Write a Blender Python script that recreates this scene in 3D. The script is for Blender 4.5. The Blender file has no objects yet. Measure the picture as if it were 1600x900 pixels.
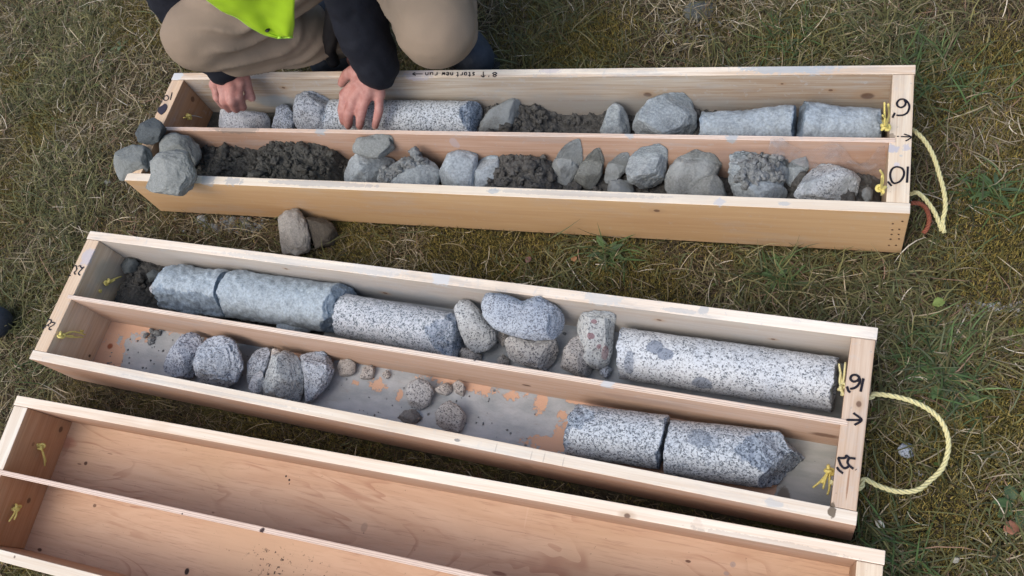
import bpy, bmesh, math, random
import numpy as np
from mathutils import Vector, Matrix, Euler
S = bpy.context.scene
COL = S.collection
rng = np.random.default_rng(7)
random.seed(7)

# ---------------------------------------------------------------- camera, sky, sun, exposure
CAM = dict(f=1348.015, loc=(1.456685, -0.226204, 1.358233), rot=(0.446787, 0.290929, 0.264346))
cd = bpy.data.cameras.new('camera'); cam = bpy.data.objects.new('camera', cd); COL.objects.link(cam)
cam.location = CAM['loc']; cam.rotation_euler = CAM['rot']
cd.sensor_width = 36; cd.lens = CAM['f'] / 1600 * 36; cd.clip_start = 0.02; cd.clip_end = 500
S.camera = cam
W_ = bpy.data.worlds.new('World'); S.world = W_; W_.use_nodes = True
nt = W_.node_tree; bg = nt.nodes['Background']
sky = nt.nodes.new('ShaderNodeTexSky'); sky.sky_type = 'NISHITA'; sky.sun_disc = False
SUN_EL, SUN_AZ = math.radians(55), math.radians(208)       # azimuth measured from +Y towards +X
sky.sun_elevation = SUN_EL; sky.sun_rotation = SUN_AZ
sky.dust_density = 4.0; sky.ozone_density = 0.5; sky.air_density = 1.0
nt.links.new(sky.outputs[0], bg.inputs[0]); bg.inputs[1].default_value = 0.15
sl = bpy.data.lights.new('sun', 'SUN'); sl.energy = 0.5; sl.angle = math.radians(60); sl.color = (1, .965, .92)
so = bpy.data.objects.new('sun', sl); COL.objects.link(so)
sd = Vector((math.cos(SUN_EL) * math.sin(SUN_AZ), math.cos(SUN_EL) * math.cos(SUN_AZ), math.sin(SUN_EL)))
so.rotation_euler = sd.to_track_quat('Z', 'Y').to_euler()
so.location = (3, 3, 6)
S.view_settings.view_transform = 'Standard'; S.view_settings.look = 'None'
S.view_settings.exposure = 0.48; S.view_settings.gamma = 1.0
S.render.engine = 'CYCLES'
S.cycles.max_bounces = 6

# ---------------------------------------------------------------- calibration helpers
def rotm(rx, ry, rz):
    cx, sx, cy, sy, cz, sz = math.cos(rx), math.sin(rx), math.cos(ry), math.sin(ry), math.cos(rz), math.sin(rz)
    return np.array([[cz, -sz, 0], [sz, cz, 0], [0, 0, 1]]) @ np.array([[cy, 0, sy], [0, 1, 0], [-sy, 0, cy]]) @ np.array([[1, 0, 0], [0, cx, -sx], [0, sx, cx]])
RC = rotm(*CAM['rot']); CP = np.array(CAM['loc']); F = CAM['f']
def ray(px, py): return RC @ np.array([(px - 800) / F, -(py - 450) / F, -1.0])
def at(px, py, z):
    d = ray(px, py); return CP + d * ((z - CP[2]) / d[2])
def proj(P):
    P = np.atleast_2d(P); c = (P - CP) @ RC
    return np.stack([800 + F * c[:, 0] / -c[:, 2], 450 - F * c[:, 1] / -c[:, 2]], 1)

L, W, H, TS, TE, TF, TD = 1.5, .282, .1252, .0186, .0341, .0094, .0088
BOX = [dict(t=np.array((.02777, .39970, .00197)), r=(-.032868, .007103, .047777), yd=W / 2 - .0083),
       dict(t=np.zeros(3), r=(0, 0, 0), yd=W / 2 - .0048),
       dict(t=np.array((.046843, -.351377, .010297)), r=(.044964, .029528, .036866), yd=W / 2 + .0016)]
for b in BOX: b['R'] = rotm(*b['r'])
def to_local(b, X): return (np.asarray(X) - BOX[b]['t']) @ BOX[b]['R']
def to_world(b, X): return np.asarray(X) @ BOX[b]['R'].T + BOX[b]['t']
def on(b, px, py, axis, val):            # photo point -> box-local point on the plane axis=val
    o = to_local(b, CP); d = BOX[b]['R'].T @ ray(px, py)
    return o + d * ((val - o[axis]) / d[axis])
def lane(b, which):
    yd = BOX[b]['yd']
    return (yd + TD / 2, W - TS) if which == 'B' else (TS, yd - TD / 2)

# ---------------------------------------------------------------- numpy noise
_P = rng.permutation(4096); _V = rng.random(4096) * 2 - 1
def _h(i, j, k): return _V[(_P[(_P[(_P[i & 4095] + j) & 4095] + k) & 4095])]
def vnoise(p):
    i = np.floor(p).astype(np.int64); f = p - i; u = f * f * f * (f * (f * 6 - 15) + 10)
    r = 0
    for a in (0, 1):
        for b in (0, 1):
            for c in (0, 1):
                w = (u[..., 0] if a else 1 - u[..., 0]) * (u[..., 1] if b else 1 - u[..., 1]) * (u[..., 2] if c else 1 - u[..., 2])
                r = r + w * _h(i[..., 0] + a, i[..., 1] + b, i[..., 2] + c)
    return r
def fbm(p, o=4, g=.5, l=2.03):
    p = np.asarray(p, float) + 71.3; s = 0; a = 1
    for k in range(o): s = s + a * vnoise(p + 17.7 * k); p = p * l; a *= g
    return s
def cell(p, seed=0):                     # F1 distance of a jittered cell noise
    p = np.asarray(p, float); i = np.floor(p).astype(np.int64); best = np.full(p.shape[:-1], 9.)
    for a in (-1, 0, 1):
        for b in (-1, 0, 1):
            for c in (-1, 0, 1):
                q = i + np.array((a, b, c)); s = seed * 31
                jx = _h(q[..., 0] + s, q[..., 1], q[..., 2]) * .5 + .5; jy = _h(q[..., 0] + s + 57, q[..., 1] + 7, q[..., 2]) * .5 + .5; jz = _h(q[..., 0] + s + 91, q[..., 1], q[..., 2] + 13) * .5 + .5
                d = (q[..., 0] + jx - p[..., 0]) ** 2 + (q[..., 1] + jy - p[..., 1]) ** 2 + (q[..., 2] + jz - p[..., 2]) ** 2
                best = np.minimum(best, d)
    return np.sqrt(best)

# ---------------------------------------------------------------- object helpers
def mesh_obj(name, V, Fc, mat=None, parent=None, smooth=True, loc=None):
    me = bpy.data.meshes.new(name)
    V = np.asarray(V, float)
    if loc is not None: V = V - np.asarray(loc)
    me.from_pydata(V.tolist(), [], [list(map(int, f)) for f in Fc]); me.update()
    if smooth: me.polygons.foreach_set('use_smooth', np.ones(len(me.polygons), bool))
    o = bpy.data.objects.new(name, me); COL.objects.link(o)
    if mat: me.materials.append(mat)
    if parent: o.parent = parent
    if loc is not None: o.location = tuple(loc)
    return o
def fast_quads(name, V, Q, mat, col=None):
    me = bpy.data.meshes.new(name); nv, nq = len(V), len(Q)
    me.vertices.add(nv); me.vertices.foreach_set('co', np.asarray(V, np.float32).ravel())
    me.loops.add(nq * 4); me.loops.foreach_set('vertex_index', np.asarray(Q, np.int32).ravel())
    me.polygons.add(nq); me.polygons.foreach_set('loop_start', np.arange(0, nq * 4, 4, dtype=np.int32))
    me.update(calc_edges=True); me.validate()
    if col is not None:
        ca = me.color_attributes.new('tint', 'FLOAT_COLOR', 'POINT')
        c4 = np.ones((nv, 4), np.float32); c4[:, :3] = col; ca.data.foreach_set('color', c4.ravel())
    me.materials.append(mat)
    o = bpy.data.objects.new(name, me); COL.objects.link(o); return o
def tag(o, label=None, cat=None, group=None, kind=None):
    for k, v in (('label', label), ('category', cat), ('group', group), ('kind', kind)):
        if v: o[k] = v
    return o
def empty(name, loc=(0, 0, 0), rot=(0, 0, 0)):
    o = bpy.data.objects.new(name, None); COL.objects.link(o); o.location = loc; o.rotation_euler = rot; o.empty_display_size = .05
    return o
def boxmesh(lo, hi, bev=.0012):
    bm = bmesh.new(); bmesh.ops.create_cube(bm, size=1)
    lo, hi = Vector(lo), Vector(hi)
    for v in bm.verts: v.co = Vector(((lo[i] + hi[i]) / 2 + v.co[i] * (hi[i] - lo[i])) for i in range(3))
    if bev: bmesh.ops.bevel(bm, geom=bm.edges[:], offset=bev, segments=2, affect='EDGES', profile=.6)
    return bm
def bm_obj(name, bm, mat, parent=None, smooth=False):
    me = bpy.data.meshes.new(name); bm.normal_update(); bm.to_mesh(me); bm.free()
    me.materials.append(mat)
    if smooth: me.polygons.foreach_set('use_smooth', np.ones(len(me.polygons), bool))
    o = bpy.data.objects.new(name, me); COL.objects.link(o)
    if parent: o.parent = parent
    return o
def tube(pts, rad, seg=8, closed_ends=True):
    pts = np.asarray(pts, float); n = len(pts); rad = np.broadcast_to(rad, (n,))
    T = np.gradient(pts, axis=0); T /= np.linalg.norm(T, axis=1)[:, None] + 1e-12
    up = np.array((0, 0, 1.)) if abs(T[0, 2]) < .9 else np.array((1., 0, 0))
    V = []
    N = np.cross(T[0], up); N /= np.linalg.norm(N)
    for k in range(n):
        N = N - T[k] * N.dot(T[k]); N /= np.linalg.norm(N) + 1e-12; B = np.cross(T[k], N)
        a = np.arange(seg) * 2 * math.pi / seg
        V.append(pts[k] + rad[k] * (np.cos(a)[:, None] * N + np.sin(a)[:, None] * B))
    V = np.concatenate(V); Fc = []
    for k in range(n - 1):
        for s in range(seg):
            s2 = (s + 1) % seg; Fc.append((k * seg + s, k * seg + s2, (k + 1) * seg + s2, (k + 1) * seg + s))
    if closed_ends: Fc.append(tuple(range(seg))[::-1]); Fc.append(tuple((n - 1) * seg + s for s in range(seg)))
    return V, Fc
def merge(parts):
    V, Fc, o = [], [], 0
    for v, f in parts:
        V.append(np.asarray(v)); Fc += [tuple(i + o for i in q) for q in f]; o += len(v)
    return np.concatenate(V), Fc
def spline(pts, n):
    P = np.asarray(pts, float); P = np.vstack([2 * P[0] - P[1], P, 2 * P[-1] - P[-2]]); m = len(P) - 3; out = []
    for t in np.linspace(0, m - 1e-6, n):
        i = int(t); u = t - i; a, b, c, d = P[i:i + 4]
        out.append(.5 * ((2 * b) + (-a + c) * u + (2 * a - 5 * b + 4 * c - d) * u * u + (-a + 3 * b - 3 * c + d) * u ** 3))
    return np.array(out)

# ---------------------------------------------------------------- node helpers
class NT:
    def __init__(s, name):
        s.m = bpy.data.materials.new(name); s.m.use_nodes = True; s.t = s.m.node_tree; s.b = s.t.nodes['Principled BSDF']
        s.b.inputs['Roughness'].default_value = .8
        if 'Specular IOR Level' in s.b.inputs: s.b.inputs['Specular IOR Level'].default_value = .3
        s.oc = s.n('ShaderNodeTexCoord').outputs['Object']
    def n(s, typ, **kw):
        x = s.t.nodes.new(typ)
        for k, v in kw.items(): setattr(x, k, v)
        return x
    def set(s, inp, v):
        if isinstance(v, bpy.types.NodeSocket): s.t.links.new(v, inp)
        else:
            if hasattr(inp.default_value, '__len__') and not hasattr(v, '__len__'): v = (v,) * len(inp.default_value)
            if hasattr(v, '__len__') and len(v) == 3 and len(inp.default_value) == 4: v = (*v, 1)
            inp.default_value = v
    def mapping(s, v, scale=(1, 1, 1), loc=(0, 0, 0)):
        x = s.n('ShaderNodeMapping'); s.set(x.inputs['Vector'], v); s.set(x.inputs['Scale'], scale); s.set(x.inputs['Location'], loc); return x.outputs[0]
    def noise(s, scale=5, detail=4, rough=.55, v=None, dist=0):
        x = s.n('ShaderNodeTexNoise'); s.set(x.inputs['Vector'], v if v is not None else s.oc); s.set(x.inputs['Scale'], scale); s.set(x.inputs['Detail'], detail); s.set(x.inputs['Roughness'], rough); s.set(x.inputs['Distortion'], dist)
        return x.outputs['Fac']
    def voro(s, scale=5, v=None, out='Distance', feature='F1', rnd=1):
        x = s.n('ShaderNodeTexVoronoi', feature=feature); s.set(x.inputs['Vector'], v if v is not None else s.oc); s.set(x.inputs['Scale'], scale); s.set(x.inputs['Randomness'], rnd); return x.outputs[out]
    def math(s, op, a, b=0, c=None, clamp=False):
        x = s.n('ShaderNodeMath', operation=op); x.use_clamp = clamp; s.set(x.inputs[0], a); s.set(x.inputs[1], b)
        if c is not None: s.set(x.inputs[2], c)
        return x.outputs[0]
    def ramp(s, fac, stops, interp='LINEAR'):
        x = s.n('ShaderNodeValToRGB'); s.set(x.inputs[0], fac); r = x.color_ramp; r.interpolation = interp
        while len(r.elements) > len(stops): r.elements.remove(r.elements[-1])
        while len(r.elements) < len(stops): r.elements.new(1)
        for e, (p, c) in zip(r.elements, stops):
            e.position = p; e.color = (c, c, c, 1) if not hasattr(c, '__len__') else (*c, 1)
        return x.outputs[0]
    def smooth(s, x, a, b):
        m = s.n('ShaderNodeMapRange', interpolation_type='SMOOTHSTEP'); s.set(m.inputs['Value'], x); s.set(m.inputs['From Min'], a); s.set(m.inputs['From Max'], b); return m.outputs[0]
    def mix(s, f, a, b, mode='MIX'):
        x = s.n('ShaderNodeMix', data_type='RGBA', blend_type=mode); s.set(x.inputs['Factor'], f); s.set(x.inputs['A'], a) if False else None
        s.set(x.inputs[6], a); s.set(x.inputs[7], b); return x.outputs[2]
    def vec(s, op, a, b=None):
        x = s.n('ShaderNodeVectorMath', operation=op); s.set(x.inputs[0], a)
        if b is not None: s.set(x.inputs[1], b)
        return x
    def spot(s, c, r, edge=.15, wob=.5, wscale=60, k=0):        # soft mask, 1 inside an ellipsoid at c with radii r, ragged rim
        d = s.vec('SUBTRACT', s.oc, c).outputs[0]
        d = s.vec('DIVIDE', d, r).outputs[0]
        d = s.vec('LENGTH', d).outputs['Value']
        nz = s.noise(wscale, 6, .68, v=s.mapping(s.oc, loc=(k, k, 0)))
        d = s.math('ADD', d, s.math('MULTIPLY', s.math('SUBTRACT', nz, .5), wob * 2.0))
        return s.smooth(d, 1 + edge, 1 - edge)
    def bump(s, h, strength=.3, dist=.002):
        x = s.n('ShaderNodeBump'); s.set(x.inputs['Height'], h); s.set(x.inputs['Strength'], strength); s.set(x.inputs['Distance'], dist); s.t.links.new(x.outputs[0], s.b.inputs['Normal']); return x
    def out(s, col, rough=None):
        s.set(s.b.inputs['Base Color'], col)
        if rough is not None: s.set(s.b.inputs['Roughness'], rough)
        return s.m
    def xyz(s, v=None):
        x = s.n('ShaderNodeSeparateXYZ'); s.set(x.inputs[0], v if v is not None else s.oc); return x.outputs
    def normal(s): return s.t.nodes.new('ShaderNodeTexCoord').outputs['Normal']

MUD = (.245, .275, .30); MUDL = (.43, .485, .52)
def plain(name, col, rough=.7, nz=0, scale=40, bump=0):
    m = NT(name); c = m.mix(m.noise(scale, 5), tuple(x * (1 - nz) for x in col), tuple(min(1, x * (1 + nz)) for x in col))
    if bump: m.bump(m.noise(scale * 4, 5), bump, .002)
    return m.out(c, rough)

def wood(name, face, edge, axis=0, spots=(), seed=0, vary=.18, facegrain=1.0, plyedge=False, topaxis=2, dirt=0.0):
    """sawn board: grain along axis; face colour on the sides, edge colour on the top (freshly sawn) faces"""
    m = NT(name); sc = [55, 55, 55]; sc[axis] = 2.2
    v = m.mapping(m.oc, sc, (seed * 3.1, seed * 1.7, seed * 2.3))
    g = m.noise(1.0, 5, .6, v=v, dist=1.5)
    sc2 = [420, 420, 420]; sc2[axis] = 9
    g2 = m.noise(1.0, 3, .6, v=m.mapping(m.oc, sc2))
    sc3 = [9, 9, 9]; sc3[axis] = 2
    g3 = m.noise(1.0, 4, .5, v=m.mapping(m.oc, sc3, (seed, 0, 0)))
    nz = m.xyz(m.normal())[2]
    top = m.smooth(nz, .6, .9)
    base = m.mix(top, face, edge)
    k = m.math('ADD', m.math('MULTIPLY', m.math('SUBTRACT', g, .5), facegrain), m.math('MULTIPLY', m.math('SUBTRACT', g2, .5), .7))
    k = m.math('ADD', k, m.math('MULTIPLY', m.math('SUBTRACT', g3, .5), .9))
    k = m.math('MULTIPLY', k, vary * 8.5)
    dark = m.mix(1, base, (.72, .55, .42), 'MULTIPLY'); light = m.mix(1, base, (1.13, 1.12, 1.1), 'MULTIPLY')
    c = m.mix(m.math('ADD', k, .5, clamp=True), light, dark)
    if dirt:                                   # thin rubbed-in drilling mud
        sd = [26, 26, 26]; sd[axis] = 6
        dm = m.noise(1, 7, .68, v=m.mapping(m.oc, sd, (seed, seed * .3, 0))); dm = m.math('MULTIPLY', m.smooth(dm, .50, .66), dirt)
        c = m.mix(dm, c, (.40, .42, .43)); c = m.mix(m.math('MULTIPLY', m.smooth(m.noise(70, 5, .7), .57, .66), dirt * .8), c, (.50, .53, .55))
    # small dirt specks
    sp = m.smooth(m.noise(140, 3, .7), .70, .76)
    c = m.mix(m.math('MULTIPLY', sp, .45), c, (.13, .12, .11))
    if plyedge:
        y = m.xyz()[1]
        st = m.math('SINE', m.math('MULTIPLY', m.math('ADD', y, m.math('MULTIPLY', m.noise(3, 2, v=m.mapping(m.oc, (8, 1, 1))), .001)), 2 * math.pi / .0031))
        st = m.math('MULTIPLY', m.smooth(st, .3, .8), m.noise(1, 3, .7, v=m.mapping(m.oc, (70, 300, 1))))
        c = m.mix(m.math('MULTIPLY', m.math('MULTIPLY', st, top), .95), c, (.25, .14, .09))
    for i, sp_ in enumerate(spots):
        ctr, rad, colr, amt = sp_[:4]; edge_ = sp_[4] if len(sp_) > 4 else .15; wob = sp_[5] if len(sp_) > 5 else .5; ws = sp_[6] if len(sp_) > 6 else 60
        c = m.mix(m.math('MULTIPLY', m.spot(ctr, rad, edge_, wob, ws, i), amt), c, colr)
    m.bump(m.math('ADD', g2, m.math('MULTIPLY', g, .5)), .25, .0006)
    return m.out(c, .72)

def knot(c, r, axis=0, a=1.0):
    """ring stain and dark heart of a knot"""
    big = [r * 2.0] * 3; big[axis] = r * 3.4; sm = [r] * 3; sm[axis] = r * 1.3
    return [(c, tuple(big), (.42, .27, .15), .45 * a, .5, .15, 30), (c, tuple(sm), (.13, .07, .045), .85 * a, .3, .2, 60)]

# granite and mud-coated rock
def granite(name, dark=.24, white=(.555, .615, .65), grey=(.33, .38, .415), black=(.095, .112, .13), scale=520, coat=0., coatcol=MUDL, spots=(), bump=.35, patchy=.35):
    scale *= 1.18; black = tuple(x * 1.35 + .015 for x in black)
    m = NT(name)
    wv = m.n('ShaderNodeVectorMath', operation='ADD'); m.set(wv.inputs[0], m.oc)
    nn = m.n('ShaderNodeTexNoise'); m.set(nn.inputs['Vector'], m.oc); m.set(nn.inputs['Scale'], scale * .9); m.set(nn.inputs['Detail'], 2)
    off = m.vec('SCALE', m.vec('SUBTRACT', nn.outputs['Color'], (.5, .5, .5)).outputs[0]); off.inputs['Scale'].default_value = 2.6 / scale
    m.t.links.new(off.outputs[0], wv.inputs[1])
    cr = m.n('ShaderNodeTexVoronoi'); m.set(cr.inputs['Vector'], wv.outputs[0]); m.set(cr.inputs['Scale'], scale)
    r = m.xyz(cr.outputs['Color'])[0]
    low = m.noise(38, 3, .55)
    r = m.math('ADD', r, m.math('MULTIPLY', m.math('SUBTRACT', low, .5), patchy))
    c = m.ramp(r, [(0, black), (dark * .6, black), (dark * .8, tuple(x * .75 for x in grey)), (dark + .02, grey), (dark + .17, tuple(.55 * a + .45 * b for a, b in zip(grey, white))), (dark + .3, white), (1, tuple(min(1, x * 1.08) for x in white))])
    big = m.noise(11, 4, .6)
    c = m.mix(m.smooth(big, .35, .75), c, m.mix(1, c, (.80, .84, .90), 'MULTIPLY'))
    if coat:
        k = m.noise(22, 6, .62); k = m.smooth(k, .86 - coat, 1.02 - coat)
        fine = m.noise(240, 4, .6)
        cc = m.mix(m.smooth(fine, .3, .7), tuple(x * .80 for x in coatcol), tuple(x * 1.22 for x in coatcol)); cc = m.mix(m.smooth(m.noise(48, 5, .65), .42, .68), cc, m.mix(1, cc, (.70, .70, .70), 'MULTIPLY'))
        pits = m.smooth(m.noise(75, 5, .72), .58, .68)
        cc = m.mix(m.math('MULTIPLY', pits, .55), cc, tuple(x * .45 for x in coatcol))
        c = m.mix(m.math('MULTIPLY', k, .93), c, cc)
    for i, sp_ in enumerate(spots):
        ctr, rad, colr, amt = sp_[:4]; edge_ = sp_[4] if len(sp_) > 4 else .12; wob = sp_[5] if len(sp_) > 5 else .4
        c = m.mix(m.math('MULTIPLY', m.spot(ctr, rad, edge_, wob, 120, i), amt), c, colr)
    at_ = m.n('ShaderNodeAttribute', attribute_name='rough_face')
    c = m.mix(m.math('MULTIPLY', at_.outputs['Fac'], .85), c, m.mix(1, c, (.60, .66, .74), 'MULTIPLY'))
    h = m.math('ADD', m.noise(220, 5, .65), m.math('MULTIPLY', r, .25))
    m.bump(h, bump, .0022)
    return m.out(c, .85)

def rockmat(name, base, dark, coat=.3, coatcol=MUD, bump=.5):
    m = NT(name)
    f = m.noise(28, 6, .65); g = m.noise(300, 4, .65)
    c = m.mix(m.smooth(f, .3, .7), dark, base)
    c = m.mix(m.math('MULTIPLY', m.smooth(g, .35, .7), .45), c, tuple(min(1, x * 1.5) for x in base))
    p = m.smooth(m.noise(90, 4, .7), .60, .70); c = m.mix(m.math('MULTIPLY', p, .5), c, tuple(x * .4 for x in dark))
    if coat:
        k = m.smooth(m.noise(17, 5, .6), .80 - coat, 1.0 - coat); c = m.mix(m.math('MULTIPLY', k, .8), c, coatcol)
    m.bump(m.math('ADD', m.noise(160, 6, .7), m.math('MULTIPLY', f, .5)), bump, .003)
    return m.out(c, .9)

def soilmat(name, a=(.042, .043, .039), b=(.092, .094, .086), wet=.75):
    m = NT(name); f = m.noise(70, 6, .7); c = m.mix(m.smooth(f, .3, .7), a, b)
    g = m.smooth(m.noise(420, 2, .6), .64, .72); c = m.mix(m.math('MULTIPLY', g, .6), c, (.24, .24, .23))
    m.bump(m.noise(260, 6, .75), .7, .003); return m.out(c, wet)

# ---------------------------------------------------------------- ground
def gz(x, y):
    p = np.stack([np.asarray(x) * 3.0, np.asarray(y) * 3.0, np.zeros_like(x)], -1)
    q = p * 6; X_ = np.asarray(x, float); Y_ = np.asarray(y, float); sw = 0; sz = 0
    for b in range(3):
        P = to_local(b, np.stack([X_, Y_, X_ * 0], -1)); cx = np.clip(P[..., 0], 0, L); cy = np.clip(P[..., 1], 0, W)
        d2 = (P[..., 0] - cx) ** 2 + (P[..., 1] - cy) ** 2; w = 1 / (d2 + .0004) ** 1.5
        Wz = to_world(b, np.stack([cx, cy, cx * 0], -1))[..., 2]; sw = sw + w; sz = sz + w * Wz
    return sz / sw + np.minimum(0, -.0075 + .006 * fbm(p, 3) + .0035 * fbm(q, 3)) - .001
def axis_pts(lo, hi, step, far):
    a = np.arange(lo, hi + 1e-6, step); s = []; d = step; x = hi
    while x < far: d *= 1.35; x += d; s.append(x)
    s2 = [lo - (v - hi) for v in s]
    return np.array(s2[::-1] + list(a) + s)
gx = axis_pts(-1.3, 2.1, .009, 120); gy = axis_pts(-.75, 1.45, .009, 120)
GX, GY = np.meshgrid(gx, gy, indexing='ij'); GZ = gz(GX, GY)
near = ((GX > -1.4) & (GX < 2.2) & (GY > -.9) & (GY < 1.6))
GZ = np.where(near, GZ + .004 * fbm(np.stack([GX * 70, GY * 70, GX * 0], -1), 3), GZ)
V = np.stack([GX, GY, GZ], -1).reshape(-1, 3); nx, ny = len(gx), len(gy)
I = (np.arange(nx - 1)[:, None] * ny + np.arange(ny - 1)[None]).ravel()
Q = np.stack([I, I + ny, I + ny + 1, I + 1], 1)
m = NT('ground_soil_and_moss')
f1 = m.noise(4.0, 5, .6); f2 = m.noise(45, 5, .7); f3 = m.noise(350, 3, .7)
c = m.mix(m.smooth(f2, .35, .65), (.030, .026, .016), (.085, .070, .040))
c = m.mix(m.math('MULTIPLY', m.smooth(f1, .47, .62), .8), c, m.mix(m.smooth(f3, .3, .7), (.045, .045, .012), (.15, .135, .035)))
m.bump(m.math('ADD', f2, f3), .8, .006); GM = m.out(c, .95)
g = fast_quads('ground', V, Q, GM); g.data.polygons.foreach_set('use_smooth', np.ones(len(Q), bool)); tag(g, 'mossy soil under thin grass', None, None, 'structure')

# ---------------------------------------------------------------- grass, straw, moss
def in_boxes(X, Y, pad=0.0):
    r = np.zeros(X.shape, bool)
    for b in range(3):
        P = to_local(b, np.stack([X, Y, np.full(X.shape, .05)], -1))
        r |= (P[..., 0] > -pad) & (P[..., 0] < L + pad) & (P[..., 1] > -pad) & (P[..., 1] < W + pad)
    return r
def attr_mat(name, rough=.8, trans=0.0):
    m = NT(name); a = m.n('ShaderNodeAttribute', attribute_name='tint'); m.set(m.b.inputs['Base Color'], a.outputs['Color']); m.b.inputs['Roughness'].default_value = rough
    return m.m
BM = attr_mat('grass_blade')
def sample_xy(n, dens=None):
    out = []
    while sum(map(len, out)) < n:
        k = n
        x = rng.uniform(-1.15, 1.95, k); y = rng.uniform(-.6, 1.2, k)
        pr = proj(np.stack([x, y, x * 0], 1)); ok = (pr[:, 0] > -160) & (pr[:, 0] < 1760) & (pr[:, 1] > -160) & (pr[:, 1] < 1000)
        ok &= ~in_boxes(x, y, -.002)
        if dens is not None: ok &= rng.random(k) < dens(x, y)
        out.append(np.stack([x[ok], y[ok]], 1))
    return np.concatenate(out)[:n]
def blades(name, XY, length, elev, bend, width, z0, cols, seg=4, az=None, cvar=.25, twist=0.4):
    n = len(XY); az = rng.uniform(0, 2 * math.pi, n) if az is None else az
    ln = length(n); e = np.radians(elev(n)); bd = np.radians(bend(n)); w = width(n); cv = rng.normal(0, twist, n)
    P = np.zeros((n, seg + 1, 3)); P[:, 0, :2] = XY; P[:, 0, 2] = gz(XY[:, 0], XY[:, 1]) + z0(n)
    A = az.copy(); Ws = np.zeros((n, seg + 1, 3))
    for k in range(seg + 1):
        Ws[:, k, 0] = -np.sin(A); Ws[:, k, 1] = np.cos(A); Ws[:, k, 2] = .35 * np.sin(7 * A)
        if k < seg:
            d = np.stack([np.cos(A) * np.cos(e), np.sin(A) * np.cos(e), np.sin(e)], 1)
            P[:, k + 1] = P[:, k] + d * (ln / seg)[:, None]
            e = e - bd / seg; A = A + cv / seg * 2
    g_ = gz(P[..., 0], P[..., 1]); P[..., 2] = np.maximum(P[..., 2], g_ + .0015)
    taper = np.array([.75, 1, .95, .7, .12] if seg == 4 else np.linspace(1, .1, seg + 1) ** .7)
    hw = w[:, None, None] * taper[None, :, None] * .5
    A_, B_ = P - Ws * hw, P + Ws * hw
    # drop blades that cross a box
    pr_ = in_boxes(P[..., 0].ravel(), P[..., 1].ravel(), .001).reshape(n, -1).any(1)
    keep = ~pr_
    A_, B_ = A_[keep], B_[keep]; n = len(A_)
    V = np.stack([A_, B_], 2).reshape(-1, 3)
    base = (np.arange(n) * (seg + 1) * 2)[:, None, None]; kk = (np.arange(seg) * 2)[None, :, None]
    Q = (base + kk + np.array([0, 1, 3, 2])[None, None]).reshape(-1, 4)
    C = cols(XY[keep]); C = C * np.clip(rng.normal(1, cvar, (n, 1)), .4, 1.8)
    C = np.repeat(C, (seg + 1) * 2, 0)
    o = fast_quads(name, V, Q, BM, np.clip(C, 0, 1)); return o
def pick(pal, pr):
    pal = np.array(pal)
    def f(XY):
        return pal[rng.choice(len(pal), len(XY), p=np.array(pr) / sum(pr))]
    return f
# moss patches: photo spots with strong ochre-green moss
mosspx = [(820, 385, 90), (760, 400, 60), (960, 440, 80), (1010, 470, 60), (1550, 640, 70), (1540, 430, 60), (1480, 800, 90), (1390, 740, 50), (930, 50, 70), (880, 80, 60), (1250, 60, 60), (1580, 90, 60), (1560, 330, 70), (60, 850, 60), (700, 385, 60), (1440, 720, 60), (30, 120, 50), (60, 200, 60), (1470, 120, 50)]
mossw = [(at(a, b, 0), c / 850) for a, b, c in mosspx]
def gapm(x, y):
    # little grows in the narrow shaded strip between the middle and the front box
    P = to_local(1, np.stack([x, y, x * 0], -1)); return np.where((P[..., 1] < 0) & (P[..., 1] > -.16) & (P[..., 0] > -.02) & (P[..., 0] < L + .01), .16, 1.0)
def moss_mask(x, y):
    s = .8 * np.clip(fbm(np.stack([x * 5, y * 5, x * 0 + 3], -1), 3) * 2.2 - .2, 0, 1)
    for c, r in mossw: s = s + 1.1 * np.exp(-(((x - c[0]) ** 2 + (y - c[1]) ** 2) / r ** 2) ** 1.3)
    return np.clip(s + .12, 0, 1)
greenpx = [(1235, 60, 50), (1430, 70, 50), (1430, 100, 60), (950, 395, 70), (1220, 420, 70), (1450, 580, 70), (1480, 560, 50), (1390, 430, 80), (1420, 650, 60), (1380, 830, 60), (1540, 780, 60), (70, 40, 80), (140, 60, 60), (60, 150, 60), (30, 480, 90), (150, 30, 60), (110, 130, 70), (1560, 830, 50)]
greenw = [(at(a, b, 0), c / 850) for a, b, c in greenpx]
def moss_spot(x, y):
    s = 0
    for c, r in mossw: s = s + np.exp(-(((x - c[0]) ** 2 + (y - c[1]) ** 2) / (r * .9) ** 2) ** 1.5)
    return 1 - .8 * np.clip(s, 0, 1)
def green_mask(x, y):
    s = .8 * np.clip(fbm(np.stack([x * 4, y * 4, x * 0 + 9], -1), 3) * 1.6 - .15, 0, 1)
    for c, r in greenw: s = s + .95 * np.exp(-((x - c[0]) ** 2 + (y - c[1]) ** 2) / r ** 2)
    return np.clip(s + .10, 0, 1) * gapm(x, y) * moss_spot(x, y)
U = rng.uniform
o = blades('moss', sample_xy(300000, moss_mask), lambda n: U(.004, .010, n), lambda n: U(35, 90, n), lambda n: U(0, 40, n), lambda n: U(.0009, .0018, n), lambda n: U(.001, .011, n),
           pick([(.25, .195, .05), (.185, .155, .04), (.32, .25, .075), (.10, .095, .028)], [3, 4, 2, 2.5]), seg=2)
tag(o, 'olive and ochre moss cushions low between the grass', 'moss', None, 'stuff')
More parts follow.
